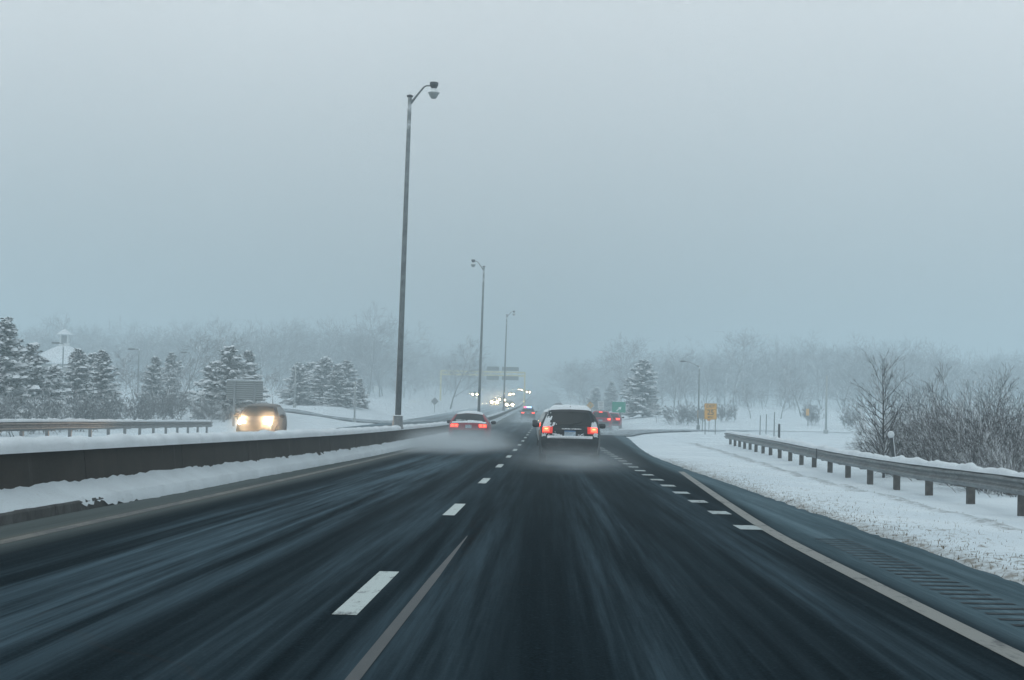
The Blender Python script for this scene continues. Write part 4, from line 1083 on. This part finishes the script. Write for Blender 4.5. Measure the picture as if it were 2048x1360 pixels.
# outlines: index of the stops is used for patches
SUV_OUT = [(.16, .34), (.03, .42), (0, .58), (.03, .70), (.12, .76), (.14, .96), (.19, 1.06), (.30, 1.26), (.46, 1.50), (.50, 1.57), (.80, 1.63), (1.6, 1.66), (2.3, 1.62), (2.72, 1.54), (3.10, 1.28), (3.46, 1.06), (3.62, 1.03), (4.05, .97), (4.32, .86), (4.44, .72), (4.48, .50), (4.40, .30)]
SED_OUT = [(.15, .30), (.03, .40), (0, .56), (.04, .66), (.07, .70), (.08, .92), (.16, 1.0), (.62, 1.04), (.88, 1.20), (1.20, 1.38), (1.45, 1.43), (2.0, 1.46), (2.6, 1.40), (3.05, 1.20), (3.5, .98), (3.66, .95), (4.2, .88), (4.55, .76), (4.66, .62), (4.68, .45), (4.60, .26)]
def make_suv(label, paint_, group=None, name='suv', lit='tail_lit', snowy=True, brake=False, rear=True, head=None, scale=(1, 1, 1), extra=True):
    c = Car(SUV_OUT, 4.48, 1.84, 1.05, 1.66, .66, (.86, 3.50), .34)
    t = tag(empty(name), label, 'car', group)
    c.body(paint_, t); c.well(t); add_wheels(c, t)
    rw = c.patch('rear_window', 6.25, 8.1, -.80, .80, M['glass'], t, .010, 5, 8)
    c.patch('windshield', 13.1, 14.9, -.84, .84, M['glass'], t, .008, 4, 8)
    for sg in (-1, 1):
        c.spatch('side_window', [(.62, 1.10), (1.22, 1.08), (1.24, 1.47), (.88, 1.45)], sg, M['glass'], t)
        c.spatch('side_window', [(1.30, 1.08), (2.12, 1.07), (2.10, 1.50), (1.32, 1.48)], sg, M['glass'], t)
        c.spatch('side_window', [(2.20, 1.07), (3.12, 1.08), (2.62, 1.47), (2.18, 1.50)], sg, M['glass'], t)
        for yy in (1.50, 2.42): MB().box((sg * (c.hw(yy, .93) + .012), yy, .93), (.03, .18, .035)).build('door_handle', M['trim'], t)
        tl = c.patch('tail_light', 4.5, 6.1, .62 * sg, .99 * sg, M['tail_red'], t, .014, 4, 5) if sg > 0 else c.patch('tail_light', 4.5, 6.1, -.99, -.62, M['tail_red'], t, .014, 4, 5)
        if lit:
            a, b = (.74, .97) if sg > 0 else (-.97, -.74); c.patch('lamp', 4.75, 5.85, a, b, M[lit], tl, .024, 3, 4)
            a, b = (.80, .91) if sg > 0 else (-.91, -.80); c.patch('bulb', 5.1, 5.5, a, b, M['tail_hot'], tl, .030, 2, 3)
        a, b = (.52, .96) if sg > 0 else (-.96, -.52)
        hl = c.patch('headlight', 17.9, 18.9, a, b, M['sign_white'], t, .010, 3, 4)
        if head: MB().lathe([(.01, -.02), (.115, -.02), (.13, .0), (.115, .03), (.01, .035)], (0, 0, 0), 12).build('lamp', M[head], hl); hl.children[0].location = c.sh(18.4, .80 * sg, .01); hl.children[0].rotation_euler.x = R(-90)
    c.patch('rear_bumper', 1.0, 3.9, -.995, .995, M['bumper_dirty'], t, .016, 6, 10)
    c.patch('grille', 18.6, 19.6, -.45, .45, M['trim'], t, .012, 3, 4); c.patch('front_bumper', 19.7, 20.9, -.9, .9, M['trim'], t, .012, 3, 6)
    pl = c.patch('license_plate', 4.15, 4.95, -.20, .20, M['plate'], t, .018, 2, 4); c.patch('plate_band', 4.75, 4.95, -.20, .20, M['plate_band'], pl, .020, 1, 2)
    c.patch('tailgate_trim', 5.1, 5.35, -.34, .34, M['trim'], t, .03, 2, 4)
    c.patch('spoiler', 8.1, 9.1, -.82, .82, M['trim'], t, .02, 3, 6)
    if brake: c.patch('brake_light', 8.25, 8.75, -.22, .22, M['tail_lit'], t, .035, 2, 4)
    mirror(c, t, 2.98, 1.10, M['trim'])
    if extra:
        MB().tube([c.sh(6.35, 0, .03), c.sh(6.5, .18, .03), c.sh(6.75, .42, .03)], .010, 5).build('wiper', M['trim'], rw)
        MB().tube([c.sh(9.6, 0, 0), c.sh(9.6, 0, 0) + Vector((0, -.10, .07))], [.02, .01], 6).build('antenna', M['trim'], t)
    if snowy:
        nz = lambda a, b, k: noise.noise((a * k, b * k, 3.3 + k))
        c.patch('roof_snow', 9.0, 13.0, -.97, .97, M['car_snow'], t, .0, 14, 18, None, lambda a, b: .075 * min(1, 7 * min(a, 1 - a) + .25, 9 * min(b, 1 - b) + .2) + .012 * nz(a, b, 6))
        if extra:
            def corner(a, b): return .012 + .022 * max(0, nz(a, b, 7) + .3)
            c.patch('tailgate_snow', 4.0, 7.4, .52, .995, M['car_snow'], t, .012, 22, 16, lambda a, b: .55 * nz(a, b, 5.1) + .6 * nz(a + 1, b + 3, 13) + 1.2 * (b - .60) + .9 * max(0, .78 - a) * (a > .55) - 1.0 * max(0, a - .72) * 3 - 1.6 * (.16 < a < .60 and b > .20) > .02, corner)
            c.patch('tailgate_snow', 4.0, 8.2, -.995, -.46, M['car_snow'], t, .012, 24, 18, lambda a, b: .55 * nz(a + 4, b, 5.1) + .6 * nz(a, b + 3, 13) + 1.2 * (.36 - b) + .45 * (.48 < a < .62) - 1.1 * max(0, a - .70) - 1.6 * (.13 < a < .47 and b < .80) > .02, corner)
            c.patch('tailgate_snow', 4.0, 4.9, -.62, -.24, M['car_snow'], t, .015, 10, 10, lambda a, b: nz(a + 2, b, 4) + .5 - a > .1, corner)
            c.patch('tailgate_snow', 4.0, 4.7, .28, .50, M['car_snow'], t, .015, 8, 8, lambda a, b: nz(a + 7, b, 4) + .45 - a > .1, corner)
            c.patch('tailgate_snow', 5.15, 5.42, -.30, .40, M['car_snow'], t, .034, 4, 12, lambda a, b: nz(a + 9, b, 6) > -.28, corner)
            c.patch('bumper_snow', 3.15, 4.15, -.80, .80, M['car_snow'], t, .02, 6, 26, None, lambda a, b: .05 * math.sin(math.pi * a) * (1 + .6 * nz(a, b, 8)) * min(1, 8 * min(b, 1 - b) + .2))
    t.scale = scale
    return t, c
def make_sedan(label, paint_, group=None, name='sedan', lit='tail_lit', snowy=True, brake=False, bar=None, scale=(1, 1, 1)):
    c = Car(SED_OUT, 4.68, 1.80, .98, 1.46, .66, (1.02, 3.72), .32, .24)
    t = tag(empty(name), label, 'car', group); c.body(paint_, t); c.well(t); add_wheels(c, t)
    c.patch('rear_window', 7.15, 9.1, -.86, .86, M['glass'], t, .010, 5, 8); c.patch('windshield', 12.1, 13.9, -.86, .86, M['glass'], t, .008, 4, 8)
    for sg in (-1, 1):
        c.spatch('side_window', [(1.20, 1.02), (2.06, 1.01), (2.06, 1.37), (1.55, 1.34)], sg, M['glass'], t); c.spatch('side_window', [(2.15, 1.01), (3.15, 1.0), (2.64, 1.33), (2.14, 1.37)], sg, M['glass'], t)
        a, b = (.54, .99) if sg > 0 else (-.99, -.54); tl = c.patch('tail_light', 4.35, 5.4, a, b, M['tail_red'], t, .012, 3, 5)
        if lit:
            for q0, q1 in ((.58, .74), (.78, .96)):
                a, b = (q0, q1) if sg > 0 else (-q1, -q0); c.patch('lamp', 4.55, 5.15, a, b, M[lit], tl, .022, 3, 3)
        a, b = (.50, .90) if sg > 0 else (-.90, -.50); c.patch('headlight', 17.0, 17.9, a, b, M['sign_white'], t, .010, 3, 4)
    c.patch('rear_bumper', 1.0, 3.6, -.995, .995, M['bumper_dirty'], t, .014, 5, 10); c.patch('grille', 17.3, 18.2, -.42, .42, M['trim'], t, .012, 3, 4)
    pl = c.patch('license_plate', 4.3, 4.95, -.17, .17, M['plate'], t, .016, 2, 3); mirror(c, t, 3.12, 1.02, M['trim'])
    c.patch('badge', 5.25, 5.4, -.05, .05, M['rim'], t, .015, 1, 2)
    if brake: c.patch('brake_light', 7.2, 7.45, -.16, .16, M['tail_lit'], t, .025, 2, 3)
    if snowy:
        nz = lambda a, b, k: noise.noise((a * k, b * k, 5.3 + k))
        c.patch('roof_snow', 9.3, 12.0, -.93, .93, M['car_snow'], t, .0, 12, 16, None, lambda a, b: .085 * math.sin(math.pi * min(1, max(0, b))) ** .7 * min(1, 6 * min(a, 1 - a) + .3) + .01 * nz(a, b, 6))
        c.patch('trunk_snow', 6.05, 7.15, -.9, .9, M['car_snow'], t, .0, 8, 16, None, lambda a, b: .035 * min(1, 6 * min(a, 1 - a) + .3, 8 * min(b, 1 - b) + .3) + .01 * nz(a, b, 7))
        c.patch('window_snow', 7.15, 7.9, -.7, .7, M['car_snow'], t, .016, 8, 16, lambda a, b: nz(a, b, 4) + .35 - a > .1)
    if bar:
        lb = MB().box((0, 2.05, 1.50), (1.1, .28, .08)).build('light_bar', M['trim'], t)
        MB().box((.10, 1.90, 1.56), (.55, .16, .11)).build('lamp', M['police_blue'], lb); MB().box((-.38, 1.90, 1.56), (.30, .16, .10)).build('lamp', M['police_red'], lb)
    t.scale = scale
    return t, c
# traffic going our way
t, c = make_suv('dark SUV ahead in our lane, snow on its roof and tailgate, tail lights lit', M['paint_navy'])
place(t, .71, 54.6)
t, c = make_sedan('red sedan with snowy roof driving in the lane beside the median barrier', M['paint_red'])
place(t, -3.40, 81)
t, c = make_suv('pale SUV mostly hidden in front of the dark snowy SUV', M['paint_silver'], snowy=True, extra=False)
place(t, wx(1114.5, 84), 84)
t, c = make_suv('red SUV braking in the exit lane', M['paint_wine'], snowy=False, brake=True, extra=False)
place(t, wx(1201, 152), 152, R(-3))
t, c = make_sedan('dark red sedan on the exit lane beside the braking red SUV', M['paint_wine'], snowy=False, scale=(1, 1, 1))
place(t, wx(1222, 170), 170, R(-4))
t, c = make_sedan('police car with blue and red roof lights far ahead by the median', M['paint_grey'], name='police_car', bar=True, snowy=False)
place(t, wx(1056, 222), 222)
t, c = make_sedan('far red car with one amber light flashing in the haze', M['paint_red'], snowy=False, lit=None)
MB().lathe([(.01, -.02), (.10, -.02), (.10, .02), (.01, .02)], (.05, .02, .95), 8).build('flasher', M['amber'], t)
MB().box((-.6, .05, .82), (.35, .06, .16)).build('tail_lamp', M['tail_lit'], t); MB().box((.6, .05, .82), (.35, .06, .16)).build('tail_lamp', M['tail_lit'], t)
place(t, wx(1117, 400), 400)
# oncoming
t, c = make_suv('dark oncoming SUV with blazing headlights behind the median barrier', M['paint_dark'], head='head_lit', lit=None, snowy=False, scale=(1.0, 1.0, 1.0))
place(t, wx(538, 86), 86, math.pi)
for sg in (-1, 1):                                                  # its two headlamps, lit
    L = bpy.data.lights.new('headlamp', 'SPOT'); L.energy = 520; L.color = (1, .56, .27); L.spot_size = R(100); L.spot_blend = .9; L.shadow_soft_size = .09
    o = bpy.data.objects.new('headlamp', L); link(o); o.parent = t; o.location = c.sh(18.4, .80 * sg, .18); o.rotation_euler = (R(93), 0, R(180 + 180))
    o.rotation_euler = Vector((0, -1, .06)).to_track_quat('Z', 'Y').to_euler()
far_on = [(950, 797, 530, 'faint oncoming car with headlights on the high side road by the gantry upright'), (989.5, 806, 440, 'oncoming car with two headlights, nearest of the cluster under the gantry'),
          (1003.5, 799.5, 495, 'oncoming car with two bright headlights in the middle of the cluster under the gantry'), (1019.5, 807, 405, 'oncoming car beside the median, a single headlight showing by the third lamp'),
          (1023, 786.5, 680, 'small oncoming pair of headlights above the cluster, below the gantry end'), (1040, 780, 980, 'farthest and highest oncoming headlights on the hill'), (1056, 787.5, 800, 'faint oncoming headlights farthest toward our lanes')]
onsrc = None
for px, py, d, lab in far_on:
    if onsrc is None:
        t, c = make_suv(lab, M['paint_dark'], 'oncoming cars with headlights in the haze', head=None, lit=None, snowy=False, extra=False); onsrc = t
        for sg in (-1, 1): MB().lathe([(.01, -.02), (.24, -.02), (.26, .0), (.21, .04), (.01, .045)], (0, 0, 0), 10).build('headlamp', M['head_far'], t); q = t.children[-1]
        hl = [q for q in t.children if q.name.startswith('headlamp')]
        for q, sg in zip(hl, (-1, 1)): q.location = (.62 * sg, 4.46, .78); q.rotation_euler.x = R(-90)
    else:
        t = copy_tree(onsrc); t['label'] = lab
    x = wx(px, d); zz = zr(d) + lift(d) if x > -15 else G(x, d) + .07
    t.location = (x, d, zz); t.rotation_euler = (math.atan(.0135) * -1, 0, math.pi)

# ------------------------------------------------------------------ dead grass at the edge of the tarmac
rng = random.Random(4); gvv, gff = [], []
for k in range(3600):
    y = 7 + 55 * rng.random() ** 1.4; e = road_right(y); x = e + .05 + abs(rng.gauss(0, .42)) + (rng.random() < .25) * rng.uniform(0, 2.6); z = ground_z(x, y)
    h = rng.uniform(.008, .034); a = rng.uniform(0, 6.28); wd = rng.uniform(.003, .007); lx, ly = rng.gauss(0, .5) * h, rng.gauss(0, .5) * h; n = len(gvv)
    gvv += [(x - wd * math.cos(a), y - wd * math.sin(a), z - .01), (x + wd * math.cos(a), y + wd * math.sin(a), z - .01), (x + lx + wd * .3, y + ly, z + h), (x + lx - wd * .3, y + ly, z + h)]; gff.append((n, n + 1, n + 2, n + 3))
tag(mk('dead_grass', np_mesh('dead_grass', gvv, gff), simple('dead_grass', (.15, .12, .075), .9, var=.5, scale=30)), 'brown dead grass poking through the snow by the shoulder', kind='stuff')

# ------------------------------------------------------------------ air
def volume_mat(name, col, density, aniso=.0):
    m = bpy.data.materials.new(name); m.use_nodes = True; t_ = m.node_tree; t_.nodes.clear()
    o = t_.nodes.new('ShaderNodeOutputMaterial'); p_ = t_.nodes.new('ShaderNodeVolumePrincipled'); p_.inputs['Color'].default_value = (*col, 1)
    p_.inputs['Density'].default_value = density; p_.inputs['Anisotropy'].default_value = aniso; t_.links.new(p_.outputs[0], o.inputs['Volume']); return m, t_, p_
hm, _, _ = volume_mat('haze', (.71, .84, .90), HAZE_DENSITY, .1)
MBh = MB().box((0, 740, 19.5), (1500, 1580, 47)); tag(MBh.build('haze', hm), 'pale snowy haze filling the air', kind='stuff')

def spray(label, c, size, dens, seed, aniso=.1):
    """water and snow whirled up by wheels, also added headlight halos: soft-edged cloud in its own box"""
    m, t_, p_ = volume_mat('spray', (.80, .88, .93), 0, aniso)
    tcn = N(t_, 'ShaderNodeTexCoord'); s = N(t_, 'ShaderNodeVectorMath', operation='MULTIPLY_ADD'); t_.links.new(tcn.outputs['Generated'], s.inputs[0])
    s.inputs[1].default_value = (2, 2, 1); s.inputs[2].default_value = (-1, -1, 0)
    ln = N(t_, 'ShaderNodeVectorMath', operation='LENGTH'); t_.links.new(s.outputs[0], ln.inputs[0])
    mp = N(t_, 'ShaderNodeMapping'); mp.inputs['Location'].default_value = (seed, seed * 2, 0); mp.inputs['Scale'].default_value = (3, 3, 3); t_.links.new(tcn.outputs['Generated'], mp.inputs['Vector'])
    nz = noise_n(t_, mp.outputs[0], 1.0, 3)
    fo = mrange(t_, ln.outputs['Value'], .95, .0, smooth=False)
    k = mth(t_, 'MULTIPLY', mth(t_, 'MULTIPLY', fo, fo), mrange(t_, nz, .25, .75, .35, 1.3))
    t_.links.new(mth(t_, 'MULTIPLY', k, dens), p_.inputs['Density'])
    rows = []; n = 14
    for r_, z in ((.86, 0), (1.0, .08), (.97, .3), (.82, .6), (.5, .88), (.12, 1)):
        rows.append([(size[0] / 2 * r_ * math.cos(2 * math.pi * q / n), size[1] / 2 * r_ * math.sin(2 * math.pi * q / n), size[2] * z) for q in range(n)])
    m_ = MB().grid(rows, closed=True); m_.f.append(tuple(range(n - 1, -1, -1))); m_.f.append(tuple(range(len(m_.v) - n, len(m_.v))))
    o = m_.build('road_spray', m, None, True); o.location = (c[0], c[1], zr(c[1]) + .03); tag(o, label, kind='stuff'); return o
spray('spray whirled up behind the red sedan', (-3.6, 73.5, 0), (6.6, 36, 1.15), .62, 1.0)
spray('spray whirled up behind the dark SUV', (.75, 50.5, 0), (4.8, 24, .80), .25, 4.0)
spray('added mist cloud giving the oncoming SUV headlights their halo', (wx(537, 82), 82, 0), (5, 10, 2.4), .16, 7.0, .86)  # added volume that scatters the headlamp light into a halo
spray('snow dust hanging over the road behind the exit cars', (4.2, 146, 0), (8, 44, 1.2), .20, 9.0)
spray('snow dust trailing from the police car', (-2.4, 205, 0), (5, 60, 1.4), .12, 12.0)
spray('added mist cloud giving the far headlights under the gantry a glow', (-12, 445, 0), (16, 150, 7), .012, 15.0, .8)  # extra cloud put here to catch glow from the far headlamps
for px, d in ((989.5, 440), (1003.5, 495), (1019.5, 405)):           # lit headlamps of the nearest far cars
    L = bpy.data.lights.new('headlamp', 'SPOT'); L.energy = 5000; L.color = (1, .66, .36); L.spot_size = R(110); L.spot_blend = 1.0; L.shadow_soft_size = .3
    o = bpy.data.objects.new('headlamp', L); link(o); o.location = (wx(px, d), d - 4.9, zr(d) + .85); o.rotation_euler = Vector((0, 1, 0)).to_track_quat('Z', 'Y').to_euler()
